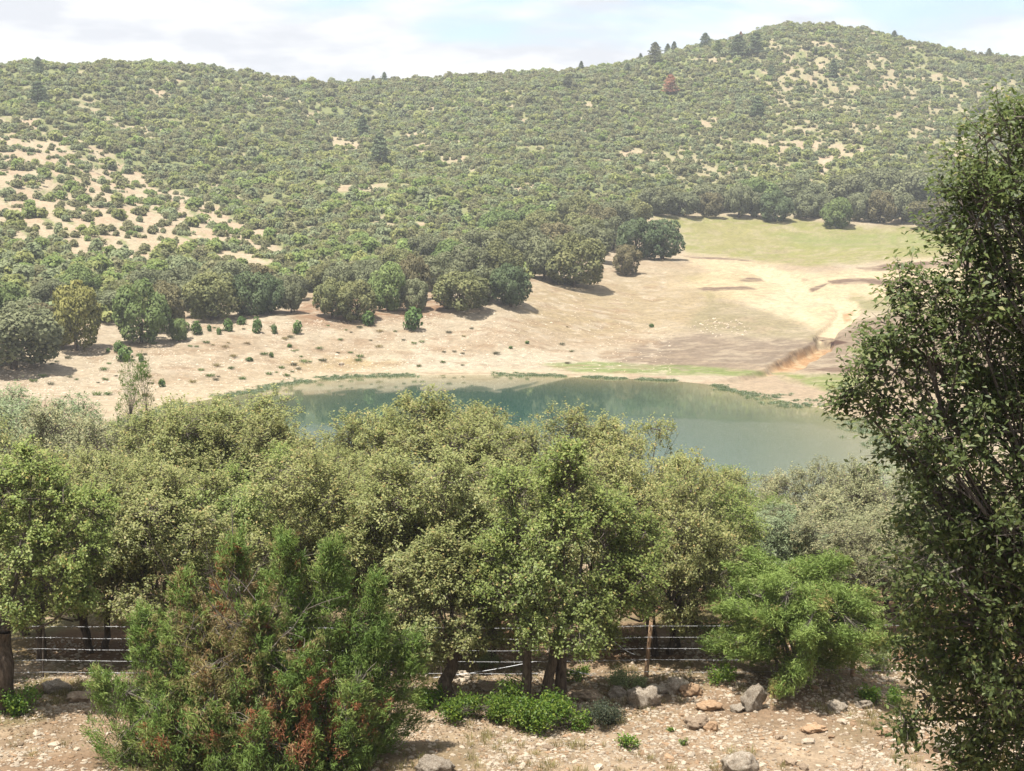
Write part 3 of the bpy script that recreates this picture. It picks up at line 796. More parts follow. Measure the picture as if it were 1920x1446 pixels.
def dome_meshes(seed, mat, n=300, card=.30, flat=.72, spread=0.0):
    """a rounded shrub one metre in radius, foliage to the ground"""
    rng = np.random.default_rng(seed)
    L = [(0, 0, .35, .62)] + [(math.cos(a) * rng.uniform(.35, .6), math.sin(a) * rng.uniform(.35, .6), rng.uniform(.2, .55), rng.uniform(.3, .46)) for a in np.arange(6) * 1.047 + rng.uniform(0, 1)]
    if spread:                                               # a ragged thicket of several plants grown into one another
        L = [(rng.normal(0, spread), rng.normal(0, spread * .6), rng.uniform(.12, .5), rng.uniform(.22, .55)) for _ in range(11)]
    L = np.array(L)
    i = rng.choice(len(L), n, p=L[:, 3] ** 2 / (L[:, 3] ** 2).sum())
    d = unit(rng.normal(size=(n, 3)) + np.array([0, 0, .45]))
    P = L[i, :3] + d * (L[i, 3] * rng.uniform(.7, 1.08, n))[:, None]
    P[:, 2] = np.abs(P[:, 2]) * flat * 1.35 + .02
    N = unit(d + rng.normal(0, .5, (n, 3)) + np.array([0, 0, .25]))
    s = card * rng.uniform(.6, 1.4, n)
    v, f = leaf_quads(P, N, s * 1.2, s, rng, .15)
    return make_mesh('shrub', v, f, mat, {'tint': np.repeat(rng.uniform(0, 1, n), 4)}, normals=d * .55 + N * .2 + np.array([0, 0, .65]))

def tuft_mesh(seed, mat, n=40, h=.35, spread=.16, w=.02):
    rng = np.random.default_rng(seed)
    ph = rng.uniform(0, 6.283, n); r = rng.uniform(0, spread, n)
    A = np.stack([r * np.cos(ph), r * np.sin(ph), np.full(n, -.03)], -1)
    hh = h * rng.uniform(.5, 1.1, n)
    B = A + np.stack([np.cos(ph) * hh * rng.uniform(.2, .8, n), np.sin(ph) * hh * rng.uniform(.2, .8, n), hh], -1)
    s = np.stack([-np.sin(ph), np.cos(ph), np.zeros(n)], -1) * w
    mid = (A + B) / 2 + np.array([0, 0, 1.0]) * hh[:, None] * .12
    V = np.stack([A - s, mid - s * .8, B, mid + s * .8], 1).reshape(-1, 3)
    return make_mesh('tuft', V, np.arange(4 * n).reshape(n, 4), mat, {'tint': np.repeat(rng.uniform(0, 1, n), 4)})

def rock_mesh(seed, mat, sub=2, rough=.22, dims=(1, 1, .7), flat_shade=True):
    import bmesh
    rng = np.random.default_rng(seed)
    bm = bmesh.new(); bmesh.ops.create_icosphere(bm, subdivisions=sub, radius=1.0)
    V = np.array([v.co[:] for v in bm.verts]); Fc = np.array([[v.index for v in f.verts] for f in bm.faces]); bm.free()
    for _ in range(7):                                        # chip flat faces off it
        d = unit(rng.normal(size=3)); h = rng.uniform(.62, .95)
        s = V @ d; V = V - np.maximum(s - h, 0)[:, None] * d
    o = rng.uniform(0, 50, 3)
    q = fbm(V[:, 0] * 1.7 + o[0] + V[:, 2], V[:, 1] * 1.7 + o[1] - V[:, 2], seed, 3) - .5
    V = V * (1 + rough * 2 * q)[:, None] * np.array(dims)
    return make_mesh('rock', V, Fc, mat, None, not flat_shade)

def scatter(name, label, protos, P, rz, scale, variant):
    """a mass nobody could count: one object that repeats small plants or stones over a cloud of points"""
    me = bpy.data.meshes.new(name); me.vertices.add(len(P)); me.vertices.foreach_set('co', np.ascontiguousarray(P, np.float32).ravel())
    for k, arr, tp in (('spin', rz, 'FLOAT'), ('size', scale, 'FLOAT'), ('variant', variant, 'INT')):
        a = me.attributes.new(k, tp, 'POINT'); a.data.foreach_set('value', np.ascontiguousarray(arr, np.int32 if tp == 'INT' else np.float32))
    me.update()
    o = link(name, me); tag(o, label, None, None, 'stuff')
    ng = bpy.data.node_groups.new(name, 'GeometryNodeTree')
    ng.interface.new_socket('Geometry', in_out='INPUT', socket_type='NodeSocketGeometry')
    ng.interface.new_socket('Geometry', in_out='OUTPUT', socket_type='NodeSocketGeometry')
    N, L = ng.nodes, ng.links
    gi, gout = N.new('NodeGroupInput'), N.new('NodeGroupOutput')
    ip = N.new('GeometryNodeInstanceOnPoints'); jn = N.new('GeometryNodeJoinGeometry')
    for p in protos:
        oi = N.new('GeometryNodeObjectInfo'); oi.inputs['Object'].default_value = p; oi.inputs['As Instance'].default_value = True; oi.transform_space = 'ORIGINAL'
        L.new(oi.outputs['Geometry'], jn.inputs[0])
    def named(k, tp):
        a = N.new('GeometryNodeInputNamedAttribute'); a.data_type = tp; a.inputs['Name'].default_value = k; return a.outputs['Attribute']
    cb = N.new('ShaderNodeCombineXYZ'); L.new(named('spin', 'FLOAT'), cb.inputs['Z'])
    er = N.new('FunctionNodeEulerToRotation'); L.new(cb.outputs[0], er.inputs[0])
    L.new(gi.outputs[0], ip.inputs['Points']); L.new(jn.outputs[0], ip.inputs['Instance'])
    ip.inputs['Pick Instance'].default_value = True
    L.new(named('variant', 'INT'), ip.inputs['Instance Index']); L.new(er.outputs[0], ip.inputs['Rotation']); L.new(named('size', 'FLOAT'), ip.inputs['Scale'])
    L.new(ip.outputs[0], gout.inputs[0])
    md = o.modifiers.new('scatter', 'NODES'); md.node_group = ng
    return o
#==SECTION2==
# ------------------------------------------------------------------ far oaks at the foot of the hill
FT = [far_tree_meshes(300 + i, 7.0, 8.0, (-.5, -.2, .4, -.6, .1)[i]) for i in range(5)]
def far_tree(x, yb, wpx, yt, col, label, group=None, v=None, name='oak_tree', zscale=1.0):
    p = hit(x, yb, 100)
    ppm = F / p[1]
    H, W = (yb - yt) / ppm * zscale, wpx / ppm
    v = int(RNG.integers(0, 5)) if v is None else v
    e = plant(name, [FT[v][0]], None, FT[v][1], (p[0], p[1] + W * .1, float(height(p[0], p[1] + W * .1))), float(RNG.uniform(0, 6.28)), (W / 8.2, W / 8.2, H / 6.9), M['far_' + col])
    return tag(e, label, 'tree', group)
GW_ = 'oaks of the wood at the foot of the hill'
GM_ = 'oaks along the far edge of the meadow'
front = [
 (20, 697, 190, 570, 'grey', 'big dark grey oak lowest down on the stony slope'),
 (85, 652, 90, 570, 'brown', 'dull brown oak beside the yellow-green oak on the slope'),
 (140, 660, 112, 530, 'yellow', 'tall yellow-green oak at the edge of the stony slope'),
 (262, 645, 108, 534, 'green', 'bright green spreading oak casting shade on the stony slope'),
 (305, 622, 90, 528, 'brown', 'brownish oak leaning against the bright green oak'),
 (334, 641, 46, 598, 'green', 'low green oak bush at the foot of the brownish oak'),
 (395, 602, 115, 512, 'olive', 'wide olive-brown oak at the wood edge above small saplings'),
 (372, 596, 80, 525, 'grey', 'grey-green oak half behind the wide olive-brown oak'),
 (468, 594, 88, 512, 'dark', 'dark green oak at the wood edge above the young saplings'),
 (508, 590, 66, 520, 'dark', 'slim dark oak beside the red-earth gap in the wood'),
 (545, 588, 52, 532, 'grey', 'small grey oak at the red-earth gap in the wood'),
 (622, 598, 78, 528, 'olive', 'olive oak just past the red-earth gap'),
 (668, 603, 82, 527, 'olive', 'rounded olive oak above a small round bush'),
 (726, 582, 78, 492, 'green', 'fresh green tall oak between duller oaks'),
 (778, 566, 66, 478, 'brown', 'tall brown oak behind the fresh green oak'),
 (775, 586, 62, 525, 'grey', 'grey oak at the stony gap above the round bush'),
 (700, 570, 70, 500, 'grey', 'grey oak behind the fresh green oak'),
 (866, 587, 116, 513, 'olive', 'broad olive oak with foliage to the ground at the shore'),
 (958, 578, 88, 497, 'dark', 'dark blue-green oak with bare trunks showing, at the wood corner'),
 (912, 568, 80, 500, 'grey', 'grey-green oak between the broad olive and the dark oak'),
 (1078, 541, 128, 448, 'olive', 'big olive-brown oak out on the beige slope with wide shade'),
 (1020, 526, 84, 452, 'grey', 'grey oak with bare stems beside the big olive-brown oak'),
 (1175, 517, 58, 460, 'brown', 'small round brown oak standing alone on the beige slope'),
 (1243, 487, 90, 412, 'dark', 'dark green round oak at the corner of the meadow'),
 (1192, 486, 84, 410, 'dark', 'dark green oak merging with the round one at the meadow'),
 (1150, 470, 70, 412, 'grey', 'grey-green oak behind the small round brown oak')]
for t in front: far_tree(*t[:5], t[5])
for t in [(45, 622, 90, 560, 'grey'), (200, 600, 90, 545, 'grey'), (230, 590, 80, 530, 'olive'), (340, 575, 90, 505, 'grey'), (430, 560, 90, 490, 'grey'), (480, 555, 80, 495, 'brown'), (550, 565, 60, 515, 'grey'),
          (640, 560, 80, 500, 'grey'), (600, 548, 70, 495, 'olive'), (690, 545, 80, 490, 'grey'), (745, 530, 80, 470, 'olive'), (830, 545, 90, 480, 'grey'), (880, 530, 90, 465, 'grey'), (940, 520, 90, 455, 'olive'),
          (990, 505, 90, 435, 'grey'), (850, 510, 90, 450, 'green'), (905, 490, 90, 430, 'grey'), (960, 475, 90, 415, 'olive'), (1040, 480, 90, 420, 'brown'), (1090, 470, 90, 405, 'olive'), (1020, 455, 90, 395, 'olive'),
          (1120, 455, 90, 390, 'brown'), (1080, 435, 90, 372, 'olive'), (1150, 440, 90, 378, 'grey'), (1185, 428, 80, 374, 'olive'), (800, 490, 80, 440, 'grey'), (1060, 500, 80, 440, 'olive'), (1110, 490, 90, 425, 'grey'),
          (10, 590, 90, 530, 'green'), (90, 580, 80, 525, 'grey'), (150, 555, 80, 500, 'green'), (280, 560, 80, 505, 'grey'), (1000, 440, 80, 385, 'green'), (935, 445, 80, 395, 'green')]:
    far_tree(*t, {'grey': 'grey-green oak within the wood at the foot of the hill', 'olive': 'olive oak within the wood at the foot of the hill', 'brown': 'brownish oak within the wood at the foot of the hill',
                  'green': 'fresh green oak within the wood at the foot of the hill'}[t[4]], GW_)
back = [(1233, 404, 82, 352, 'grey'), (1282, 406, 72, 362, 'grey'), (1330, 407, 58, 362, 'brown'), (1386, 409, 58, 350, 'grey'), (1420, 408, 50, 362, 'grey'), (1512, 411, 60, 366, 'grey'), (1540, 408, 54, 362, 'grey'),
        (1612, 415, 58, 362, 'grey'), (1652, 419, 66, 358, 'brown'), (1692, 420, 60, 364, 'grey'), (1800, 424, 76, 362, 'grey'), (1860, 426, 76, 360, 'grey'), (1262, 400, 70, 350, 'olive')]
for t in back: far_tree(*t, {'grey': 'grey oak in the row along the far edge of the meadow', 'brown': 'reddish brown oak in the row along the far edge of the meadow', 'olive': 'olive oak in the row along the far edge of the meadow'}[t[4]], GM_)
far_tree(1455, 417, 66, 364, 'dark', 'dark oak standing forward of the row onto the meadow edge')
far_tree(1570, 428, 64, 372, 'green', 'small green oak standing farthest out on the meadow edge')
far_tree(1748, 430, 96, 374, 'brown', 'wide dark brown oak spreading low over the meadow edge')
for t in [(1500, 392, 90, 338, 'grey'), (1590, 396, 100, 332, 'grey'), (1640, 398, 100, 322, 'grey'), (1700, 400, 110, 320, 'grey'), (1765, 402, 105, 325, 'grey'), (1830, 404, 95, 330, 'grey'), (1330, 396, 90, 345, 'grey'), (1420, 394, 90, 340, 'green'),
          (1660, 384, 90, 318, 'grey'), (1730, 386, 90, 318, 'grey')]:
    far_tree(*t, {'grey': 'tall grey oak in the grove behind the meadow row', 'green': 'green oak in the grove behind the meadow row'}[t[4]], 'oaks of the grove behind the meadow row')

# conifers sticking out of the scrub
PT = [pine_meshes(500 + i, 9.0, (3.6, 4.6, 5.2)[i]) for i in range(3)]
for x, yb, yt, wpx, col, v, lab in [
    (72, 143, 107, 24, 'dark', 2, 'dark conifer breaking the skyline above another on the bare-sloped ridge'), (72, 198, 153, 40, 'dark', 2, 'broad dark conifer just below the skyline conifer'),
    (712, 312, 250, 40, 'dark', 1, 'tall dark conifer alone in the middle of the scrub slope'), (680, 258, 216, 22, 'dark', 0, 'narrow conifer uphill of the tall lone conifer'),
    (721, 156, 135, 14, 'dark', 1, 'small dark conifer on the low saddle of the ridge'), (700, 156, 141, 12, 'grey', 1, 'tiny grey conifer beside the saddle conifer'),
    (1090, 134, 113, 12, 'dark', 0, 'narrow conifer alone on the skyline below the summit'), (1064, 166, 142, 26, 'grey', 2, 'grey spreading conifer just under the skyline'),
    (1257, 176, 140, 30, 'red', 2, 'dead rust-red conifer on the scrub slope'), (1176, 138, 118, 16, 'dark', 2, 'squat dark conifer just below the skyline'),
    (1201, 112, 97, 10, 'dark', 0, 'tiny conifer at the start of the skyline group'), (1228, 120, 80, 30, 'grey', 2, 'tallest grey conifer of the skyline group'),
    (1252, 104, 82, 14, 'dark', 0, 'slim conifer behind the tallest grey one'), (1264, 102, 78, 14, 'dark', 0, 'slim dark conifer ending the skyline group'),
    (1322, 92, 62, 26, 'dark', 2, 'dark rounded conifer on the shoulder of the summit'), (1346, 104, 76, 22, 'green', 1, 'green conifer between the shoulder conifers'),
    (1384, 108, 66, 40, 'dark', 2, 'broad dark conifer under the dead brown treetop'), (1417, 104, 60, 34, 'dark', 2, 'tall dark conifer towards the summit'),
    (1389, 66, 50, 9, 'red', 0, 'small dead brown treetop on the skyline'), (1420, 222, 180, 32, 'dark', 1, 'dark conifer alone on the slope below the summit'),
    (1677, 70, 53, 15, 'dark', 1, 'small conifer on the skyline past the summit'), (1855, 92, 74, 15, 'grey', 1, 'grey conifer on the falling skyline'),
    (1562, 146, 112, 18, 'dark', 0, 'narrow dark conifer on the stony summit slope'), (1446, 146, 122, 20, 'dark', 2, 'low dark conifer below the summit conifers')]:
    p = hit(x, yb, 100); ppm = F / p[1]
    H, W = max(3.0, (yb - yt) / ppm), wpx * 1.25 / ppm
    e = plant('pine_tree', [PT[v][0]], None, PT[v][1], (p[0], p[1], p[2] - .2), float(RNG.uniform(0, 6.28)), (W / (3.6, 4.6, 5.2)[v], W / (3.6, 4.6, 5.2)[v], H / 9.0), M['far_' + ('pine' if col == 'dark' else col)])
    tag(e, lab, 'conifer')

# ------------------------------------------------------------------ scrub over the hillside
SHK = ['green', 'olive', 'grey', 'dull']
SHM = [dome_meshes(600 + i, M['shrub_' + SHK[i % 4]], 320, .27, (.85, 1.05)[i // 4]) for i in range(8)]
SHM += [dome_meshes(620 + i, M['shrub_' + SHK[i]], 620, .26, .8, .85) for i in range(4)]
rg = np.random.default_rng(21)
st = 1.9
gx, gy = np.meshgrid(np.arange(-330, 330, st), np.arange(150, 665, st))
gx = (gx + rg.uniform(-.5, .5, gx.shape) * st * 1.1).ravel(); gy = (gy + rg.uniform(-.5, .5, gy.shape) * st * 1.1).ravel()
k = np.abs(gx / gy) < .46; gx, gy = gx[k], gy[k]
gz = height(gx, gy); px, py = project(gx, gy, gz)
hl = np.where(gy > 480, 1.0, hill_amount(px, py, gy))
rY = np.interp(gx / gy, UF, NY[5])
br_ = bare_at(px, py, gx, gy)
clump = fbm(gx / 6, gy / 6, 95, 3)
keep = (hl > .6) & (gy < rY + 30) & (rg.random(len(gx)) < (1 - br_ * .86) * np.where(br_ > .2, 1, .55 + .9 * smooth(.35, .55, clump)))
gx, gy, gz, px, py, br_ = gx[keep], gy[keep], gz[keep], px[keep], py[keep], br_[keep]
sz = np.exp(np.minimum(rg.normal(0, .38, len(gx)), .72)) * 1.0 * np.where(br_ > .3, .85, 1)
zc = fbm(gx / 30, gy / 30, 97, 3)
pr = np.stack([np.full(len(gx), .42) + .8 * (zc - .5), np.full(len(gx), .28), np.full(len(gx), .2) - .3 * (zc - .5) + .12 * (px > 1350), np.full(len(gx), .10)], 1).clip(.02, 1); pr /= pr.sum(1, keepdims=True)
kd = (rg.random((len(gx), 1)) > pr.cumsum(1)).sum(1).clip(0, 3)
var = kd + 4 * rg.choice(3, len(gx), p=[.32, .30, .38])
sz = np.where(var > 7, sz * .92, sz)
spin = rg.uniform(0, 6.28, len(gx))
vis = (px > 10) & (px < 1780) & (py > 60) & (py < np.interp(px, TREELINE_X, TREELINE_Y) - 38)
score = np.where(vis & (var < 8), sz / gy, 0)
order = np.argsort(-score)
solo = order[:290]; rest = order[290:]
SHL = {'green': 'rounded green scrub bush among many on the hillside', 'olive': 'rounded olive scrub bush among many on the hillside', 'grey': 'rounded grey-green scrub bush among many on the hillside', 'dull': 'rounded dull brown scrub bush among many on the hillside'}
firsts = {}
for i in solo:
    o = link('scrub_bush', SHM[var[i]], None, (gx[i], gy[i], gz[i] - .1))
    o.rotation_euler = (0, 0, spin[i]); o.scale = (sz[i],) * 3
    tag(o, SHL[SHK[kd[i]]], 'shrub', 'scrub bushes on the hillside')
    firsts.setdefault(int(var[i]), o)
for v in range(8):
    if v not in firsts: firsts[v] = next(iter(firsts.values()))
scatter('hillside_scrub', 'dense low green and grey scrub covering the hillside', [bpy.data.objects.new('scrub', m) for m in SHM], np.stack([gx, gy, gz - .1], 1)[rest], spin[rest], sz[rest], var[rest])

# ------------------------------------------------------------------ small bushes and tufts on the stony shore
BM = dome_meshes(650, leaf_mat('shore_bush_leaf', [(0, (.04, .075, .016)), (.6, (.085, .145, .032)), (1, (.13, .20, .055))], .25, .6, .2, .1), 420, .2, 1.0)
for x, yb, wpx, hpx, lab in [
    (222, 660, 26, 24, 'upper of two green bushes growing together on the stony slope'), (233, 676, 36, 30, 'lower of two green bushes growing together on the stony slope'), (265, 680, 13, 17, 'small green bush beside the paired green bushes'),
    (304, 726, 18, 18, 'round green bush alone low on the stony slope'), (369, 628, 26, 28, 'rounded olive bush below the wide olive-brown oak'), (393, 622, 11, 15, 'tiny green bush, first of the sapling row'),
    (411, 628, 12, 15, 'tiny green bush, second of the sapling row'), (429, 622, 23, 27, 'dense green bush, third of the sapling row'), (453, 609, 22, 18, 'low green bush tucked under the dark oak edge'),
    (482, 625, 24, 34, 'upright green sapling with a pointed top on the slope'), (515, 627, 14, 21, 'small pointed green sapling on the slope'), (557, 626, 22, 28, 'dense dark green bush on bare earth by the wood gap'),
    (691, 611, 28, 30, 'small bright green bush under the rounded olive oak'), (773, 618, 44, 46, 'large round green bush standing alone on the slope'), (202, 661, 10, 10, 'tiny green bush near the yellow-green oak'),
    (509, 670, 12, 12, 'little green bush in the middle of the stony slope'), (543, 652, 12, 8, 'flat green bush halfway up the stony slope'), (468, 678, 18, 9, 'flat grey-green bush low on the stony slope'),
    (988, 645, 11, 7, 'flat dark green plant on the open beige slope'), (957, 654, 10, 6, 'tiny flat green plant on the open beige slope'), (1222, 614, 13, 8, 'flat olive plant beside the bare track')]:
    p = hit(x, yb, 100); ppm = F / p[1]
    o = link('shore_bush', BM, None, (p[0], p[1], p[2] - .05)); o.rotation_euler = (0, 0, float(RNG.uniform(0, 6.28))); w = wpx / ppm / 1.95
    o.scale = (w, w, hpx / ppm / 1.45); tag(o, lab, 'bush')
TM = [tuft_mesh(660 + i, leaf_mat(('green', 'dry', 'grey')[i] + '_tuft_blade', [(0, c0), (1, c1)], .3, .7, .15, .2), 70, .5, .35, .035) for i, (c0, c1) in enumerate([((.06, .10, .03), (.14, .19, .06)), ((.18, .15, .07), (.30, .24, .12)), ((.11, .11, .07), (.2, .19, .12))])]
TL = ['low green plant tuft scattered on the stony shore', 'dry straw plant tuft scattered on the stony shore', 'grey-green plant tuft scattered on the stony shore']
nt = 0
while nt < 100:
    x, y = RNG.uniform(60, 1130), RNG.uniform(610, 745)
    lo = np.interp(x, [0, 300, 450, 620, 800, 1130], [760, 755, 728, 700, 690, 690]); up = np.interp(x, [0, 140, 270, 400, 700, 870, 960, 1080, 1175], [700, 668, 650, 612, 612, 595, 585, 550, 525])
    if not up < y < lo or RNG.random() < smooth(600, 1000, x) * .8: continue
    p = hit(x, y, 100); kk = int(RNG.choice(3, p=[.45, .2, .35])); s = RNG.uniform(.35, .85)
    o = link('plant_tuft', TM[kk], None, p); o.scale = (s * 1.5, s * 1.5, s); o.rotation_euler = (0, 0, RNG.uniform(0, 6.28)); tag(o, TL[kk], 'plant', 'plant tufts on the stony shore'); nt += 1

# stones strewn on the far shore, the pale heap by the gully
RK = [rock_mesh(700 + i, M['rock_white'], 1, .25, (1, .8, .55)) for i in range(5)]
RKg = [rock_mesh(710 + i, M['rock'], 1, .25, (1, .8, .6)) for i in range(4)]
def stone(mesh, p, s, lab, group=None, name='stone', sink=.25):
    o = link(name, mesh, None, (p[0], p[1], p[2] - s * .55 * sink + s * .25)); o.scale = (s, s, s); o.rotation_euler = (RNG.uniform(-.2, .2), RNG.uniform(-.2, .2), RNG.uniform(0, 6.28))
    return tag(o, lab, 'stone', group)
for i in range(70):
    a, r = RNG.uniform(0, 6.28), math.sqrt(RNG.random())
    stone(RK[i % 5], hit(1355 + 60 * r * math.cos(a), 616 + 18 * r * math.sin(a) + 8 * r * math.cos(a) * .3, 100), RNG.uniform(.10, .28), 'white stone in the loose patch of stones below the pale sand', 'white stones in a loose patch')
stone(RK[0], hit(640, 684, 100), .5, 'large white stone by the water beside yellowish ground')
stone(RK[2], hit(638, 708, 100), .35, 'white stone at the very edge of the water')
pts, sp_, sc2, vr = [], [], [], []
q = 0
while q < 5200:
    x, y = RNG.uniform(-20, 1260), RNG.uniform(540, 755)
    dens = vnoise(x / 45, y / 22, 88)
    if RNG.random() > dens * (1.0 if x < 1000 else .35): continue
    lo = np.interp(x, [0, 300, 450, 620, 800, 1130, 1260], [765, 760, 730, 702, 694, 696, 706]); up = np.interp(x, [0, 140, 270, 400, 700, 870, 960, 1080, 1260], [690, 655, 640, 600, 600, 585, 575, 545, 560])
    if not up < y < lo: continue
    pts.append((x, y)); q += 1
pts = np.array(pts); uu, ww = ray(pts[:, 0], pts[:, 1])
Yg = np.full(len(pts), 140.0); done = np.zeros(len(pts), bool)
for yy in np.arange(110, 300, .3):
    g = (CZ + ww * yy - height(uu * yy, np.full(len(pts), yy))) <= 0
    new = g & ~done; Yg[new] = yy; done |= g
P3 = np.stack([uu * Yg, Yg, height(uu * Yg, Yg) - .02], 1)
scatter('shore_gravel', 'small pale stones strewn over the dry shore', [bpy.data.objects.new('chip', m) for m in RK], P3, RNG.uniform(0, 6.28, q), np.exp(RNG.normal(0, .45, q)) * .07 + .03, RNG.integers(0, 5, q))

# weeds along the waterline
WD = [tuft_mesh(670 + i, M['weed'], 46, .26, .5, .035) for i in range(3)]
wp0 = [bpy.data.objects.new('weed_tuft', WD[i]) for i in range(3)]
seg = np.concatenate([LAKE_C, LAKE_C[:1]]); ln = np.linalg.norm(np.diff(seg, axis=0), axis=1); cs = np.concatenate([[0], ln.cumsum()])
tt = RNG.uniform(0, cs[-1], 4200)
bx, by = np.interp(tt, cs, seg[:, 0]), np.interp(tt, cs, seg[:, 1])
on = unit(np.stack([bx, by], 1) - _c0)
wpx_, wpy_ = project(bx, by, np.full(len(bx), ZW))
wide = np.where((wpx_ > 1420), 1.7, np.where(wpx_ > 1000, .5, .75)) * np.where(by > 100, 1, .5)
of = RNG.normal(-.1, 1, len(bx)) * wide
keepw = vnoise(tt / 3.5, tt * 0, 3) > .25
W3 = np.stack([bx + on[:, 0] * of, by + on[:, 1] * of, np.maximum(height(bx + on[:, 0] * of, by + on[:, 1] * of), ZW)], 1)[keepw]
scatter('water_weeds', 'green and whitish weeds fringing the waterline', wp0, W3, RNG.uniform(0, 6.28, len(W3)), RNG.uniform(.4, .95, len(W3)), RNG.integers(0, 3, len(W3)))

# ------------------------------------------------------------------ oaks in front of the lake
OTR = [[((0, 0), (.1, .05, 1.1), .12), ((.3, .1), (.6, .2, 1.2), .09)], [((-.1, 0), (-.3, .1, 1.0), .11), ((.25, -.1), (.5, 0, 1.1), .10), ((.05, .3), (.1, .6, 1.2), .08)], [((0, 0), (.12, .1, 1.3), .14)], [((-.2, .1), (-.5, .2, 1.1), .09), ((.15, 0), (.35, 0, 1.0), .11)]]
OV = [oak(40 + i, 5.5, (4.4, 5.0, 4.2, 4.8)[i], (1.0, .85, 1.1, .9)[i], 34000, .078, M['oak_olive'], OTR[i], sigma=.13, ntw=760, nl=(22, 25, 20, 23)[i]) for i in range(4)]
OW = (4.4, 5.0, 4.2, 4.8)
def front_oak(x, Y, yt, wpx, v, col, label, group=None):
    u = ray(x, 900)[0]; X = u * Y; z = float(height(X, Y)); ppm = F / Y
    top = CZ + ray(x, yt + 2)[1] * Y
    H = max(2.6, top - z); W = wpx / ppm
    e = plant('oak_tree', OV[v][0], OV[v][1], OV[v][2], (X, Y, z), float(RNG.uniform(0, 6.28)), (max(W * 1.12, H * .85) / OW[v], max(W * 1.12, H * .85) / OW[v], H / 5.6), M['oak_' + col])
    return tag(e, label, 'tree', group)
GB, GC = 'oaks just behind the wire fence', 'oaks farther down towards the lake'
LB = {'olive': 'olive oak standing just behind the wire fence', 'fresh': 'fresh green oak standing just behind the wire fence', 'dusty': 'dusty grey oak standing just behind the wire fence', 'silver': 'silvery oak standing just behind the wire fence'}
LC = {'olive': 'olive oak below the fence, its top against the lake', 'fresh': 'fresh green oak below the fence, its top against the lake', 'dusty': 'dusty grey-brown oak down by the near shore', 'silver': 'pale silvery oak down by the near shore'}
for t in [(60, 29.6, 860, 330, 0, 'olive'), (165, 30.2, 850, 300, 1, 'olive'), (300, 29.8, 860, 300, 2, 'olive'), (430, 30.5, 850, 300, 3, 'fresh'), (560, 30.0, 860, 300, 0, 'olive'), (680, 31.0, 850, 290, 1, 'olive'),
          (775, 30.0, 840, 280, 2, 'olive'), (905, 30.2, 820, 290, 3, 'olive'), (1128, 30.5, 850, 280, 0, 'olive'), (1240, 29.9, 850, 280, 1, 'olive'), (1310, 31.8, 880, 240, 2, 'fresh'), (1275, 30.6, 930, 200, 3, 'olive'), (30, 31.5, 850, 260, 2, 'olive')]:
    u_ = {1240: 'olive oak with a thick dark trunk just past the wooden fence post', 1275: 'short olive oak whose slim trunk stands beside the thick trunk past the post', 905: 'olive oak behind the fence between the leaning trunk and the three trunks',
          775: 'olive oak behind the fence, right behind the leaning trunk', 1128: 'olive oak behind the fence between the three trunks and the wooden post', 165: 'olive oak behind the thin metal fence post', 60: 'olive oak behind the fence, crown touching the thickest-trunked oak',
          30: 'olive oak hidden partly behind the thickest-trunked oak', 1310: 'fresh green oak behind the fence beside the bright juniper', 430: 'fresh green oak behind the fence above the big juniper'}
    front_oak(*t, u_.get(t[0], 'olive oak behind the fence and the big half-browned juniper'), GB)
for t in [(20, 56, 742, 250, 0, 'silver'), (85, 52, 745, 220, 1, 'silver'), (140, 47, 770, 220, 2, 'dusty'), (205, 43, 748, 220, 3, 'dusty'), (320, 40, 772, 240, 0, 'olive'), (370, 41, 755, 230, 2, 'olive'), (470, 41, 752, 230, 0, 'olive'), (420, 42, 742, 250, 1, 'olive'), (500, 40, 765, 220, 2, 'olive'),
          (590, 39, 800, 210, 3, 'olive'), (690, 37.5, 785, 210, 0, 'olive'), (760, 38, 760, 190, 1, 'olive'), (835, 36.5, 722, 200, 2, 'olive'), (985, 36, 762, 230, 3, 'olive'), (1090, 37, 778, 220, 0, 'olive'), (1175, 36.5, 780, 200, 1, 'olive'),
          (1300, 42, 850, 210, 2, 'olive'), (1385, 46, 888, 200, 3, 'fresh'), (1465, 52, 892, 180, 0, 'dusty'), (1545, 50, 866, 200, 1, 'dusty'), (1625, 48, 862, 210, 2, 'dusty'), (1720, 50, 880, 220, 3, 'silver'),
          (1420, 38, 960, 220, 1, 'silver'), (1530, 39, 945, 240, 0, 'dusty'), (1640, 38, 950, 240, 2, 'dusty'), (1750, 40, 940, 240, 1, 'dusty'), (1600, 33, 1010, 240, 3, 'dusty'), (1690, 34, 1000, 240, 0, 'dusty'), (1440, 33.5, 1010, 220, 2, 'silver'), (1830, 46, 880, 260, 3, 'dusty'), (255, 38, 830, 230, 3, 'olive'), (620, 35, 845, 230, 1, 'olive'), (880, 34, 800, 240, 0, 'olive'), (-60, 44, 780, 300, 1, 'olive')]:
    front_oak(*t, {835: 'tallest olive oak, its crown rising highest over the lake', 985: 'olive oak next to the tallest one, its top against the lake', 1385: 'fresh green oak below the fence at the near edge of the water'}.get(t[0], LC[t[5]]), GC)
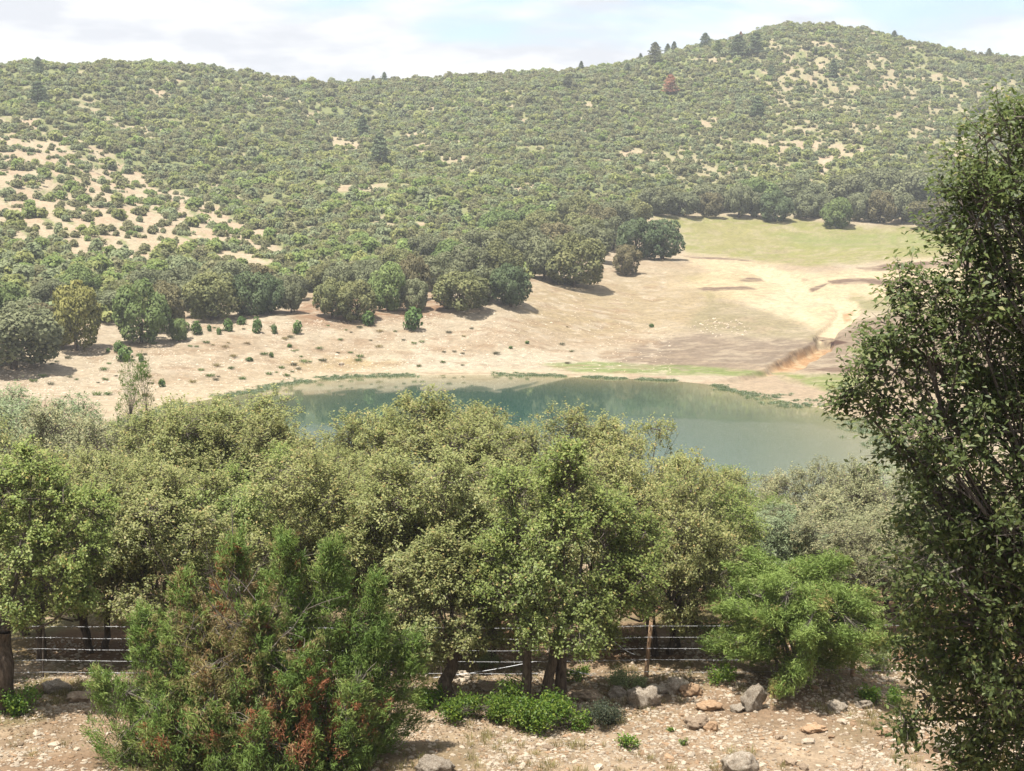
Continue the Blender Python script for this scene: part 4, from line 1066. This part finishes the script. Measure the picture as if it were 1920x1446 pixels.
# dark spiky juniper top showing against the stony slope
# trees in front of the fence
def lumps_px(Y, lst, bx, by, bz):
    out = []
    for x, y, r, dy in lst:
        u, w = ray(x, y); out.append((u * (Y + dy) - bx, Y + dy - by, CZ + w * (Y + dy) - bz, r))
    return out
b3 = hit(1010, 1326)
l3 = lumps_px(b3[1], [(1010, 1090, .75, -.2), (1100, 1120, .7, 0), (940, 1110, .6, .2), (1150, 1060, .7, .4), (1050, 1000, .8, .2), (960, 1010, .7, .4), (1130, 970, .75, .5), (1200, 1010, .6, .6), (1010, 1180, .5, -.4), (1090, 1190, .5, -.5),
                      (1180, 1120, .5, .2), (1050, 920, .7, .6), (970, 920, .6, .6), (1000, 1140, .5, .9), (1120, 1180, .5, .8), (1210, 1080, .45, .0), (1060, 870, .55, .5), (920, 1050, .5, .6)], *b3)
ppm3 = F / b3[1]
t3 = [((-.28, 0), (-.22, .1, 1.5), .115), ((-.02, .05), (.42, .1, 1.55), .12), ((.30, .15), (.55, .35, 1.6), .125)]
tm, bm, cm = oak(71, 5, 3, 1.2, 44000, .070, M['oak_fresh'], t3, l3, .12, 900)
tag(plant('oak_tree', tm, bm, cm, b3, 0, (1, 1, 1)), 'bright green oak with three dark trunks rising from a leafy bush', 'tree')
b2 = hit(832, 1316)
l2 = lumps_px(b2[1], [(800, 1190, .5, -.2), (870, 1190, .5, -.1), (760, 1150, .5, .1), (900, 1140, .5, .3), (830, 1120, .6, 0), (790, 1070, .55, .2), (870, 1070, .55, .3), (830, 1030, .45, .4), (730, 1200, .35, .2), (920, 1190, .35, .2), (810, 1225, .3, -.3)], *b2)
tm, bm, cm = oak(72, 4, 2.5, 1.0, 24000, .068, M['oak_olive'], [((0, 0), (.18, .1, 1.15), .15)], l2, .11, 420)
tag(plant('oak_tree', tm, bm, cm, b2, 0, (1, 1, 1)), 'small oak with one thick leaning trunk beside the three-trunked oak', 'tree')
b1 = hit(4, 1335)
l1 = lumps_px(b1[1], [(40, 1130, .6, -.1), (110, 1100, .65, 0), (-30, 1100, .7, 0), (60, 1030, .8, .1), (150, 1030, .7, .2), (-40, 1000, .8, .3), (90, 950, .8, .3), (10, 930, .8, .4), (170, 960, .6, .4), (-110, 1080, .8, .2), (-120, 960, .8, .3), (60, 880, .6, .4),
                      (-40, 1150, .5, .4), (150, 1120, .45, .3)], *b1)
tm, bm, cm = oak(73, 5, 4, 1.3, 36000, .07, M['oak_fresh'], [((0, 0), (.05, .1, 1.6), .24)], l1, .11, 620)
tag(plant('oak_tree', tm, bm, cm, b1, 0, (1, 1, 1)), 'oak with the thickest dark trunk, beside shaded dry grass', 'tree')

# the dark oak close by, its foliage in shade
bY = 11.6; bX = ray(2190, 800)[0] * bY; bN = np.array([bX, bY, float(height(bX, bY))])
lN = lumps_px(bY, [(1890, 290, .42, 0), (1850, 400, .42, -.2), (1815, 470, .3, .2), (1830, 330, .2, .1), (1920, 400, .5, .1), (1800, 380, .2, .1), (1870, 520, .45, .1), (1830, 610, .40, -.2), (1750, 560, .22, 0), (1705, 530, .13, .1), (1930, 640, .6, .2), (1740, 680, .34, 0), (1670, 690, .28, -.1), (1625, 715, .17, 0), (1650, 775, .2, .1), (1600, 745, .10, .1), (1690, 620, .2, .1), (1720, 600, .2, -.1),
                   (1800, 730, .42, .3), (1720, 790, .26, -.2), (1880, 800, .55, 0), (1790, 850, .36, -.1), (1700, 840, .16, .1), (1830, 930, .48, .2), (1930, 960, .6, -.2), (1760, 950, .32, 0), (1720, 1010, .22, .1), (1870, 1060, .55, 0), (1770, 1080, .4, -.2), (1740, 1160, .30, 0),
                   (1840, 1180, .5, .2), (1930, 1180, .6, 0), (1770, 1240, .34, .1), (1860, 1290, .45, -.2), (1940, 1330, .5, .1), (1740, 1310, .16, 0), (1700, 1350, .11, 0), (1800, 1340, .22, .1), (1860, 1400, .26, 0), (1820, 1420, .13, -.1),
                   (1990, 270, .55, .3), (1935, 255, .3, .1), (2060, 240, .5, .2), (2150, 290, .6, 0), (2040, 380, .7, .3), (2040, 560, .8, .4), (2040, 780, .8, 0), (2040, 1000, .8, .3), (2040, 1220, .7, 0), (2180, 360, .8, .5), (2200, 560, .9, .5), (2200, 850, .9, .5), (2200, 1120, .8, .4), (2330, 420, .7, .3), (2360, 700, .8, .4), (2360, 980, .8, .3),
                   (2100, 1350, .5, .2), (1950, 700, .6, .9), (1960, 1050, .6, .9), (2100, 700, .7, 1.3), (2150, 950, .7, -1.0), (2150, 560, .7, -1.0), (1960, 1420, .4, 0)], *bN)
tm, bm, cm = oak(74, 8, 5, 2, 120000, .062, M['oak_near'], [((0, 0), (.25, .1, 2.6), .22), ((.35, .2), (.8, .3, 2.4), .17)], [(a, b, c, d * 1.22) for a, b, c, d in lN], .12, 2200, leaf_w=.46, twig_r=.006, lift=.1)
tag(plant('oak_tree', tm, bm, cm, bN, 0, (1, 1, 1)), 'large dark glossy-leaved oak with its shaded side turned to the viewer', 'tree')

# ------------------------------------------------------------------ junipers
def juniper(seed, W, H, npl, nsp, mat, tintf, droop=.0, keepf=None, sprig=.10, low=.04, spires=None, boughs=None):
    rng = np.random.default_rng(seed)
    h = rng.uniform(low, 1, npl) ** 1.15; ph = rng.uniform(0, 6.283, npl)
    prof = np.interp(h, [0, .12, .35, .65, .9, 1], [.85, 1.0, .98, .80, .52, .25])
    lob = .78 + .45 * vnoise(np.cos(ph) * 1.7 + 9, np.sin(ph) * 1.7 + h * 4 + 5, seed)
    r = W / 2 * prof * lob * rng.uniform(.25, 1, npl) ** .45
    Cn = np.stack([r * np.cos(ph), r * np.sin(ph), h * H * (.9 + .18 * lob)], -1)
    ax = unit(np.stack([np.cos(ph) * .8, np.sin(ph) * .8, .35 + .9 * h - droop], -1) + rng.normal(0, .3, (npl, 3)))
    if spires is not None:                                   # several upright feathery leaders
        Sp = np.array(spires, float); wt = Sp[:, 2] * Sp[:, 3]
        k = rng.choice(len(Sp), npl, p=wt / wt.sum()); h = rng.uniform(.02, 1, npl) ** 1.1
        r = Sp[k, 3] / 2 * np.interp(h, [0, .2, .6, 1], [.85, 1, .62, .05]) * rng.uniform(.1, 1, npl) ** .5
        Cn = np.stack([Sp[k, 0] * (.8 + .3 * h) + r * np.cos(ph), Sp[k, 1] * (.8 + .3 * h) + r * np.sin(ph), h * Sp[k, 2]], -1)
        ax = unit(np.stack([np.cos(ph) * .5 + Sp[k, 0] * .12, np.sin(ph) * .5, .75 + 0 * h], -1) + rng.normal(0, .28, (npl, 3)))
    if boughs is not None:                                   # spreading boughs in tiers with hanging sprays
        nb_ = boughs; ba = np.arange(nb_) * 2.39996 + rng.normal(0, .3, nb_); bz = H * (.06 + .78 * (np.arange(nb_) / nb_) ** .9)
        bl = W / 2 * (1.02 - bz / H) ** .55 * rng.uniform(.65, 1.12, nb_); up = rng.uniform(.10, .5, nb_)
        k = rng.choice(nb_, npl, p=bl / bl.sum()); t0 = rng.uniform(.18, 1, npl) ** .8
        lat = rng.normal(0, .13, npl) * (1.25 - t0 * .6); D = np.stack([np.cos(ba[k]), np.sin(ba[k])], -1)
        Cn = np.stack([D[:, 0] * bl[k] * t0 - D[:, 1] * lat, D[:, 1] * bl[k] * t0 + D[:, 0] * lat, bz[k] + up[k] * bl[k] * t0 * (1.25 - .6 * t0) + rng.normal(0, .045, npl)], -1)
        Cn[:, 2] = np.maximum(Cn[:, 2], .08)
        ax = unit(np.stack([D[:, 0] * .8, D[:, 1] * .8, .25 + .4 * Cn[:, 2] / H - droop * .5], -1) + rng.normal(0, .32, (npl, 3)))
    keep = np.ones(npl, bool) if keepf is None else rng.random(npl) < keepf(Cn)
    br = Parts()
    stems = []
    for i in range(13):
        a = i * 2.4; tip = np.array([math.cos(a) * W * .36 * rng.uniform(.3, 1), math.sin(a) * W * .36 * rng.uniform(.3, 1), H * rng.uniform(.45, .88)])
        t = np.linspace(0, 1, 7)[:, None]
        P = t * tip + np.array([[0, 0, -.15]]) * (1 - t); P[:, :2] *= (.55 + .45 * t); P[1:-1] += rng.normal(0, .06, (5, 3))
        if spires is not None and i < len(spires):
            sp = spires[i]; P = np.stack([np.linspace(0, sp[0] * 1.1, 7), np.linspace(0, sp[1] * 1.1, 7), np.linspace(-.15, sp[2] * .97, 7)], -1); P[1:-1] += rng.normal(0, .05, (5, 3))
        v, f = tube(P, np.linspace(.05, .008, 7), 5); br.add(v, f); stems.append(P)
    SP = np.concatenate(stems)
    d = ((Cn[:, None] - SP[None]) ** 2).sum(-1) + .5 * np.maximum(SP[None, :, 2] - Cn[:, None, 2], 0) ** 2
    near = SP[d.argmin(1)]
    md = (near + Cn) / 2 + rng.normal(0, .05, Cn.shape)
    v, f = twigs(near, md, .007, .005); br.add(v, f); v, f = twigs(md, Cn, .005, .003); br.add(v, f)
    ki = np.flatnonzero(keep)
    i = ki[rng.integers(0, len(ki), nsp)]; t = rng.beta(1.3, 1.3, nsp)
    ln = rng.uniform(.25, .55, npl) * (1 + droop * .6)
    P = Cn[i] + ax[i] * ((t - .35) * ln[i])[:, None] + rng.normal(0, 1, (nsp, 3)) * (.085 * (1.1 - t) + .012)[:, None]
    P[:, 2] -= droop * .12 * t
    P[:, 2] = np.maximum(P[:, 2], .03)
    dr = unit(ax[i] + rng.normal(0, .5, (nsp, 3)) - np.array([0, 0, droop * .3]))
    N = unit(np.cross(dr, rng.normal(size=(nsp, 3))) + np.array([0, 0, .25]))
    Ls = sprig * rng.uniform(.6, 1.3, nsp)
    v, f = leaf_quads(P, N, Ls, Ls * .16, rng, .25, dr, .92)
    tn = np.clip(tintf(Cn, rng)[i] + rng.normal(0, .055, nsp), 0, 1)
    return br.mesh('branches', M['twig']), make_mesh('crown', v, f, mat, {'tint': np.repeat(tn, 4)}, normals=N * .6 + np.array([0, -.1, .6]))
def zone1(Cn):
    return np.exp(-(((Cn[:, 0] + .45) / .95) ** 2 + ((Cn[:, 2] - 2.2) / 1.15) ** 2)) * (Cn[:, 1] < 1.2)
def tint1(Cn, rng):
    t = rng.uniform(.08, .55, len(Cn))
    z = zone1(Cn)
    t = np.where(rng.random(len(Cn)) < z * 1.05, rng.uniform(.56, .80, len(Cn)), t)
    ru = np.exp(-(((Cn[:, 0] - 1.1) / .7) ** 2 + ((Cn[:, 2] - .95) / .75) ** 2)) * (Cn[:, 1] < .6)
    ru = np.maximum(ru, .5 * np.exp(-(((Cn[:, 0] + .6) / .4) ** 2 + ((Cn[:, 2] - 3.1) / .5) ** 2)))
    ru = np.maximum(ru, .35 * np.exp(-(((Cn[:, 0] + 1.2) / .8) ** 2 + ((Cn[:, 2] - .5) / .35) ** 2)) * (Cn[:, 1] < 0))
    return np.where(rng.random(len(Cn)) < ru * .48, rng.uniform(.85, 1, len(Cn)), t)
bj = hit(472, 1446); bj = np.array([bj[0], bj[1] + .6, float(height(bj[0], bj[1] + .6))])
bmj, cmj = juniper(81, 5.6, 3.45, 2500, 190000, M['juniper'], tint1, 0, lambda c: 1 - .32 * zone1(c), .095, spires=[(-.3, 0, 3.9, 2.0), (.55, -.2, 4.0, 1.7), (1.25, .1, 3.8, 1.7), (1.95, 0, 3.2, 1.7), (2.5, .2, 2.1, 1.4), (-1.1, -.1, 3.3, 1.8), (-1.8, .1, 2.6, 1.7), (-2.4, -.3, 1.6, 1.5), (.9, -.9, 2.2, 1.6), (-.6, -1.0, 2.0, 1.7), (1.7, -.8, 1.6, 1.4), (-1.4, -.9, 1.3, 1.4), (.2, -1.3, 1.2, 1.5), (-.9, -.3, 2.7, 1.6), (.1, -.5, 2.9, 1.8), (2.0, -.3, 2.3, 1.5)])
e = plant('juniper_bush', [], bmj, cmj, bj, 0, (1, 1, 1))
tw = Parts(); rg2 = np.random.default_rng(5)
lead = np.array([[-.25, -.1, 1.6], [-.28, -.1, 2.4], [-.3, -.12, 3.2], [-.33, -.1, 4.0], [-.34, -.1, 4.75]]); v, f = tube(lead, [.028, .022, .016, .011, .004], 5); tw.add(v, f)
for i in range(60):
    a = rg2.uniform(0, 6.28); s0 = np.array([rg2.normal(-.2, .5), rg2.normal(-.5, .4), rg2.uniform(1.3, 3.3)]); dv = unit(np.array([math.cos(a) * .8, -abs(math.sin(a)) * .5, rg2.uniform(.2, 1.2)])); ln = rg2.uniform(.4, 1.1)
    P = s0 + dv * np.linspace(0, ln, 5)[:, None] + np.cumsum(rg2.normal(0, .035, (5, 3)), 0); v, f = tube(P, np.linspace(.011, .003, 5), 4); tw.add(v, f)
    for j in range(2):
        q0 = P[2 + j]; v, f = tube([q0, q0 + unit(dv + rg2.normal(0, .7, 3)) * rg2.uniform(.12, .35)], [.006, .002], 3); tw.add(v, f)
o = link('bare_twigs', tw.mesh('bare_twigs', M['twig']), e); o['label'] = 'bare grey dead twigs'
tag(e, 'big green juniper half browned, with bare grey twigs and rust-red sprays', 'juniper')
bk = hit(1500, 1312)
bmk, cmk = juniper(82, 4.5, 2.75, 1000, 120000, M['juniper_bright'], lambda c, r: np.where(r.random(len(c)) < .05, .97, r.uniform(.15, .8, len(c))), .55, None, .09, boughs=52)
tag(plant('juniper_bush', [], bmk, cmk, (bk[0], bk[1] + .8, float(height(bk[0], bk[1] + .8))), 0, (1, 1, 1)), 'bright green juniper with drooping sprays behind the boulders', 'juniper')
Yj = 44.0; uj = ray(258, 760)[0]; zj = float(height(uj * Yj, Yj)); Hj = CZ + ray(258, 705)[1] * Yj - zj
bmq, cmq = juniper(83, 2.2, Hj, 420, 12000, M['juniper'], lambda c, r: r.uniform(0, .2, len(c)), 0, None, .12)
tag(plant('juniper_tree', [], bmq, cmq, (uj * Yj, Yj, zj), 0, (.75, .75, 1)), 'dark spiky juniper whose top shows above the oaks against the pale slope', 'juniper')

# ------------------------------------------------------------------ low bushes and herbs in front of the fence
def bush(x, yb, wpx, hpx, mat, label, seed, n=5000, leaf=.06, name='low_bush', cat='bush', depth=.8):
    p = hit(x, yb); ppm = F / p[1]; rng = np.random.default_rng(seed)
    W, H = wpx / ppm, hpx / ppm
    D = W * depth if W < 1.2 else .9
    k = max(6, int(W * 9)); L = np.stack([rng.uniform(-.42, .42, k) * W, rng.uniform(-.4, .4, k) * D, rng.uniform(.25, .75, k) * H], -1)
    s = H * .26
    i = rng.integers(0, k, n); P = L[i] + rng.normal(0, s * .75, (n, 3)); P[:, 2] = np.abs(P[:, 2]) + .01
    N = unit(rng.normal(0, .7, (n, 3)) + np.array([0, -.15, .6])); Ls = leaf * rng.uniform(.7, 1.25, n)
    v, f = leaf_quads(P, N, Ls, Ls * .6, rng, .2)
    e = link(name, None, None, (p[0], p[1] + D * .4, float(height(p[0], p[1] + D * .4))))
    st_ = Parts(); b0 = np.stack([L[:, 0] * .6, L[:, 1] * .6, np.full(k, -.08)], -1); vv, ff = twigs(b0, L, .010, .004); st_.add(vv, ff)
    vv, ff = twigs(L[rng.integers(0, k, k * 5)], P[rng.integers(0, n, k * 5)] * .5 + L[rng.integers(0, k, k * 5)] * .5, .004, .002); st_.add(vv, ff)
    link('stems', st_.mesh('stems', M['branch']), e)
    link('foliage', make_mesh('foliage', v, f, mat, {'tint': np.repeat(rng.uniform(0, 1, n), 4)}), e)
    return tag(e, label, cat)
bush(880, 1362, 170, 44, M['sprout'], 'low bright green bush trailing from the leaning trunk', 91, 4200)
bush(1040, 1380, 170, 56, M['sprout'], 'leafy green bush at the foot of the three trunks', 92, 6500)
bush(800, 1335, 60, 40, M['sprout'], 'small green bush at the foot of the leaning trunk', 95, 1500)
bush(955, 1335, 40, 62, M['sprout'], 'narrow upright sprout beside the first of the three trunks', 96, 900)
bush(1131, 1372, 62, 48, M['dark_bush'], 'rounded dark grey-green bush at the end of the leafy bush', 93, 4200, .035)
bush(1182, 1412, 42, 32, M['sprout'], 'tiny yellow-green seedling alone on the gravel', 94, 320, .055)
bush(22, 1345, 70, 48, M['sprout'], 'green leafy sprout at the foot of the thickest trunk', 97, 1500)
bush(1176, 1300, 62, 40, M['herb'], 'soft grey-green herb clump beside the wooden post', 98, 1800, .045)
bush(905, 1258, 62, 26, M['herb'], 'pale green herb clump behind the fence wires', 99, 1500, .045)
bush(1080, 1285, 50, 24, M['sprout'], 'small green plant under the lowest fence wire', 100, 700, .05)
bush(1350, 1290, 60, 40, M['sprout'], 'low green plant at the side of the bright juniper', 101, 900, .05)
bush(1650, 1262, 70, 36, M['herb'], 'grey-green herb beyond the bright juniper', 102, 1200, .05)
bush(1660, 1330, 90, 34, M['sprout'], 'dark green low plant in shade beside the bright juniper', 103, 1500, .05)
bush(1282, 1401, 18, 12, M['sprout'], 'tiny green sprig on the open gravel', 104, 90, .04)
bush(1258, 1375, 16, 9, M['sprout'], 'tiny green sprig near the half-buried stone', 105, 70, .04)

# ------------------------------------------------------------------ boulders and stones
def boulder(x, yb, wpx, hpx, mat, label, seed, sub=4, rough=.34, depth=.8):
    p = hit(x, yb); ppm = F / p[1]; w, h = wpx / ppm / 2, hpx / ppm
    me = rock_mesh(seed, M[mat], sub, rough, (1, depth, 1), False)
    co = np.empty(len(me.vertices) * 3, np.float32); me.vertices.foreach_get('co', co); co = co.reshape(-1, 3)
    rng = np.random.default_rng(seed)
    co *= (1 + .55 * (fbm(co[:, 0] * 2.6 + seed, co[:, 1] * 2.6 + co[:, 2] * 2.2, seed, 4) - .5))[:, None]
    pit = fbm(co[:, 0] * 7 + co[:, 2] * 5 + seed, co[:, 1] * 7 - co[:, 2] * 6, seed + 3, 2)
    co *= (1 - .16 * smooth(.5, .75, pit))[:, None]
    me.vertices.foreach_set('co', co.ravel()); me.update()
    o = link('boulder', me, None, (p[0], p[1] + w * depth * .6, p[2] + h * .27)); o.scale = (w / .86, w / .86, h * .66)
    return tag(o, label, 'rock')
for b in [(1206, 1330, 56, 46, 'rock_lichen', 'lichen-spotted boulder with a tan base beside the wooden post', 801), (1410, 1334, 46, 52, 'rock_lichen', 'upright grey pitted boulder in front of the bright juniper', 802), (1268, 1300, 48, 30, 'rock_lichen', 'lichened rock on the ledge behind the spotted boulder', 803),
          (1236, 1302, 34, 22, 'rock_lichen', 'low mossy rock between the post and the ledge rock', 804), (1330, 1334, 44, 18, 'rock_orange', 'flat-topped orange rock below the dark ledge', 805), (1298, 1308, 40, 24, 'rock_orange', 'reddish rock at the end of the ledge', 806),
          (1306, 1368, 40, 24, 'rock', 'rounded pale half-buried stone on the gravel', 807), (1334, 1374, 28, 20, 'rock_orange', 'tan stone touching the half-buried stone', 808), (1388, 1456, 60, 46, 'rock_lichen', 'dark grooved rock with a white top on the gravel', 809),
          (1158, 1310, 40, 26, 'rock_lichen', 'pale rock half behind the dark bush', 810), (1568, 1336, 36, 18, 'rock_lichen', 'grey rock in front of the bright juniper, mid way', 811), (1622, 1330, 30, 16, 'rock_lichen', 'small grey rock at the shaded end of the bright juniper', 812),
          (1528, 1374, 42, 13, 'rock_orange', 'long flat orange stone on the gravel', 813), (1660, 1382, 26, 14, 'rock_orange', 'orange stone half in shade of the dark oak', 814), (105, 1302, 46, 26, 'rock_lichen', 'grey pitted rock under the fence near thin trunks', 815), (74, 1300, 26, 18, 'rock_orange', 'orange rock beside the grey pitted rock', 816),
          (150, 1318, 50, 18, 'rock', 'long pale slab beyond the shaded grass', 817), (1780, 1412, 50, 30, 'rock_lichen', 'white-grey rock under the dark oak branches', 818), (815, 1452, 60, 32, 'rock_lichen', 'grey rock at the skirt of the big juniper', 819), (925, 1296, 50, 16, 'rock', 'low tan ledge of rock between the trunks', 820),
          (1100, 1316, 60, 20, 'rock', 'pale sloping rock ledge behind the dark bush', 821), (860, 1280, 44, 20, 'rock_white', 'pale stone behind the leaning trunk', 822), (1382, 1338, 26, 16, 'rock_lichen', 'small grey rock leaning on the upright boulder', 823), (1480, 1438, 24, 14, 'rock', 'brown-grey stone on the open gravel near the bottom', 824),
          (700, 1262, 40, 14, 'rock', 'stone behind the big juniper under the wires', 825)]:
    boulder(*b)
SM = [rock_mesh(720 + i, M[('rock', 'rock_white', 'rock_orange')[i % 3]], 1, .3, (1, .75, .5)) for i in range(9)]
SL = ['grey-tan stone lying loose on the gravel', 'pale cream stone lying loose on the gravel', 'orange stone lying loose on the gravel']
ns_ = 0; stones = {}
while ns_ < 280:
    x, y = RNG.uniform(0, 1780), 1446 - 170 * RNG.random() ** 1.4
    if 170 < x < 770: continue
    p = hit(x, y); i = int(RNG.choice(9, p=np.array([.10, .18, .05] * 3) / .99)); s = min(.16, .035 + RNG.exponential(.026))
    o = stone(SM[i], p, s, SL[i % 3], 'loose stones on the gravel'); stones.setdefault(i, o); ns_ += 1
NP_ = 52000
X_ = RNG.uniform(-11, 11, NP_); Y_ = RNG.uniform(21.5, 31, NP_)
kp = RNG.random(NP_) < (.2 + .8 * smooth(.4, .62, fbm(X_ / 1.1, Y_ / 1.1, 33, 3))) * np.where(Y_ > 28.5, .5, 1); X_, Y_ = X_[kp], Y_[kp]; NP_ = len(X_)
scatter('gravel', 'small pale stones and chips covering the soil', [bpy.data.objects.new('chip', SM[i]) for i in sorted(stones)], np.stack([X_, Y_, height(X_, Y_)], 1), RNG.uniform(0, 6.28, NP_), np.minimum(.02 + RNG.exponential(.018, NP_), .075), RNG.choice(len(stones), NP_, p=[(.07, .22, .0433)[k % 3] / sum((.07, .22, .0433)[q % 3] for q in sorted(stones)) for k in sorted(stones)]))
# dry grass
GT = [tuft_mesh(680 + i, M['dry_grass'], 34, .16, .12, .006) for i in range(2)]
g0 = []
for i, (x, y) in enumerate([(120, 1400), (60, 1418)]):
    o = link('grass_tuft', GT[i], None, hit(x, y)); tag(o, ('dry grass tuft at the sunlit rim of the shaded patch', 'dry grass tuft between loose stones by the thickest trunk')[i], 'grass'); g0.append(o)
NG_ = 2600
X_ = np.concatenate([RNG.uniform(-10.5, -4, NG_ // 2), RNG.uniform(-8, 10, NG_ // 2)]); Y_ = np.concatenate([RNG.uniform(22.5, 28, NG_ // 2), RNG.uniform(22, 33, NG_ // 2)])
kp = fbm(X_ / 1.5, Y_ / 1.5, 35, 3) > .5; X_, Y_ = X_[kp], Y_[kp]
scatter('dry_grass', 'thin dry grass on the stony ground', [bpy.data.objects.new('blades', m) for m in GT], np.stack([X_, Y_, height(X_, Y_)], 1), RNG.uniform(0, 6.28, len(X_)), RNG.uniform(.5, 1.2, len(X_)), RNG.integers(0, 2, len(X_)))

# fallen leaves under the oaks
lrg = np.random.default_rng(19); nl_ = 9000
cx = np.array([b1[0], b2[0], b3[0], bj[0]]); cy = np.array([b1[1], b2[1], b3[1], bj[1]])
ki = lrg.integers(0, 4, nl_); X_ = cx[ki] + lrg.normal(0, 1.5, nl_); Y_ = cy[ki] - .3 + lrg.normal(0, .9, nl_)
X_[:3000] = lrg.uniform(-10, 10, 3000); Y_[:3000] = lrg.uniform(23, 33, 3000)
v, f = leaf_quads(np.stack([X_, Y_, height(X_, Y_) + .012 + lrg.uniform(0, .02, nl_)], 1), unit(lrg.normal(0, .35, (nl_, 3)) + np.array([0, 0, 1])), .05 * lrg.uniform(.7, 1.3, nl_), .028, lrg)
tag(link('fallen_leaves', make_mesh('fallen_leaves', v, f, leaf_mat('dead_leaf', [(0, (.10, .065, .035)), (.6, (.20, .135, .075)), (1, (.30, .20, .11))], .1, .7, .2, .0), {'tint': np.repeat(lrg.uniform(0, 1, nl_), 4)})), 'dry brown fallen leaves under the oaks', None, None, 'stuff')
# ------------------------------------------------------------------ wire fence
FY = 28.4
fe = link('wire_fence', None, None, (0, FY, float(height(0, FY))))
fz = fe.location.z
def local(P): return np.asarray(P, float) - np.array([0, FY, fz])
posts = []
for x, wood in [(-330, True), (82, False), (455, True), (826, False), (1215, True), (1600, True), (1990, True)]:
    X = ray(x, 1250)[0] * FY; z = float(height(X, FY)); posts.append((X, z))
    lean = RNG.normal(0, .03) if x != 1215 else .06
    P = local([(X - lean, FY, z - .3), (X - lean * .3, FY + .01, z + .3), (X + lean * .2, FY, z + .7), (X + lean, FY, z + 1.28)])
    v, f = tube(P, [.055, .05, .046, .042] if wood else [.022, .022, .022, .022], 8, RNG, .08)
    cap = np.array([[len(v) - 8 + j for j in (0, 1, 2, 3)], [len(v) - 8 + j for j in (0, 3, 4, 7)], [len(v) - 8 + j for j in (4, 5, 6, 7)]])
    pt = Parts(); pt.add(v, np.concatenate([f, cap])); link('post', pt.mesh('post', M['post'] if wood else M['branch'], wood), fe)
for hgt in (.14, .40, .64, .88, 1.12):
    P = []
    for (x0, z0), (x1, z1) in zip(posts[:-1], posts[1:]):
        for t in np.linspace(0, 1, 9)[:-1]: P.append((x0 + (x1 - x0) * t, FY - .055, z0 + (z1 - z0) * t + hgt - .10 * t * (1 - t) * (1 + RNG.normal(0, .25))))
    v, f = tube(local(P), np.full(len(P), .003), 4); w_ = Parts(); w_.add(v, f)
    bA = []
    PP = np.array(P)
    for t in np.arange(0, len(PP) - 1, .22):
        i = int(t); q0 = PP[i] + (PP[i + 1] - PP[i]) * (t - i); bA.append(q0)
    bA = local(np.array(bA)); dd = np.stack([RNG.normal(0, .012, len(bA)), RNG.normal(0, .012, len(bA)), np.full(len(bA), .02)], 1)
    v, f = twigs(bA - dd, bA + dd, .004, .002); w_.add(v, f)
    link('wire', w_.mesh('wire', M['wire']), fe)
for (xa, ya, xb, yb2) in [(812, 1268, 1000, 1238), (1060, 1250, 1170, 1275), (150, 1262, 225, 1290), (1150, 1200, 1190, 1225)]:
    a = np.array([ray(xa, ya)[0] * FY, FY - .1, CZ + ray(xa, ya)[1] * FY]); b = np.array([ray(xb, yb2)[0] * FY, FY - .1, CZ + ray(xb, yb2)[1] * FY])
    t = np.linspace(0, 1, 9)[:, None]; P = a * (1 - t) + b * t; P[:, 2] -= .12 * (t * (1 - t))[:, 0]
    v, f = tube(local(P), np.full(9, .006), 4); w_ = Parts(); w_.add(v, f); link('loose_wire', w_.mesh('loose_wire', M['wire']), fe)
tag(fe, 'barbed wire fence on thin posts running between the oaks', 'fence')

# ------------------------------------------------------------------ summer haze in the valley air
hz = bpy.data.materials.new('haze'); n, l = nodes_of(hz); n.clear()
ho = n.new('ShaderNodeOutputMaterial'); hv = n.new('ShaderNodeVolumePrincipled')
hv.inputs['Color'].default_value = (.90, .94, 1.0, 1); hv.inputs['Density'].default_value = .00034; hv.inputs['Anisotropy'].default_value = .2
l.new(hv.outputs[0], ho.inputs['Volume'])
x0, x1, y0, y1, z0, z1 = -2300, 2300, -60, 1620, float(GZ.min()) - 1.5, float(GZ.max()) + 14
bv = np.array([(x, y, z) for z in (z0, z1) for y in (y0, y1) for x in (x0, x1)])
bf = np.array([(0, 2, 3, 1), (4, 5, 7, 6), (0, 1, 5, 4), (2, 6, 7, 3), (0, 4, 6, 2), (1, 3, 7, 5)])
tag(link('haze', make_mesh('haze', bv, bf, hz)), 'thin pale summer haze filling the valley air', None, None, 'stuff')
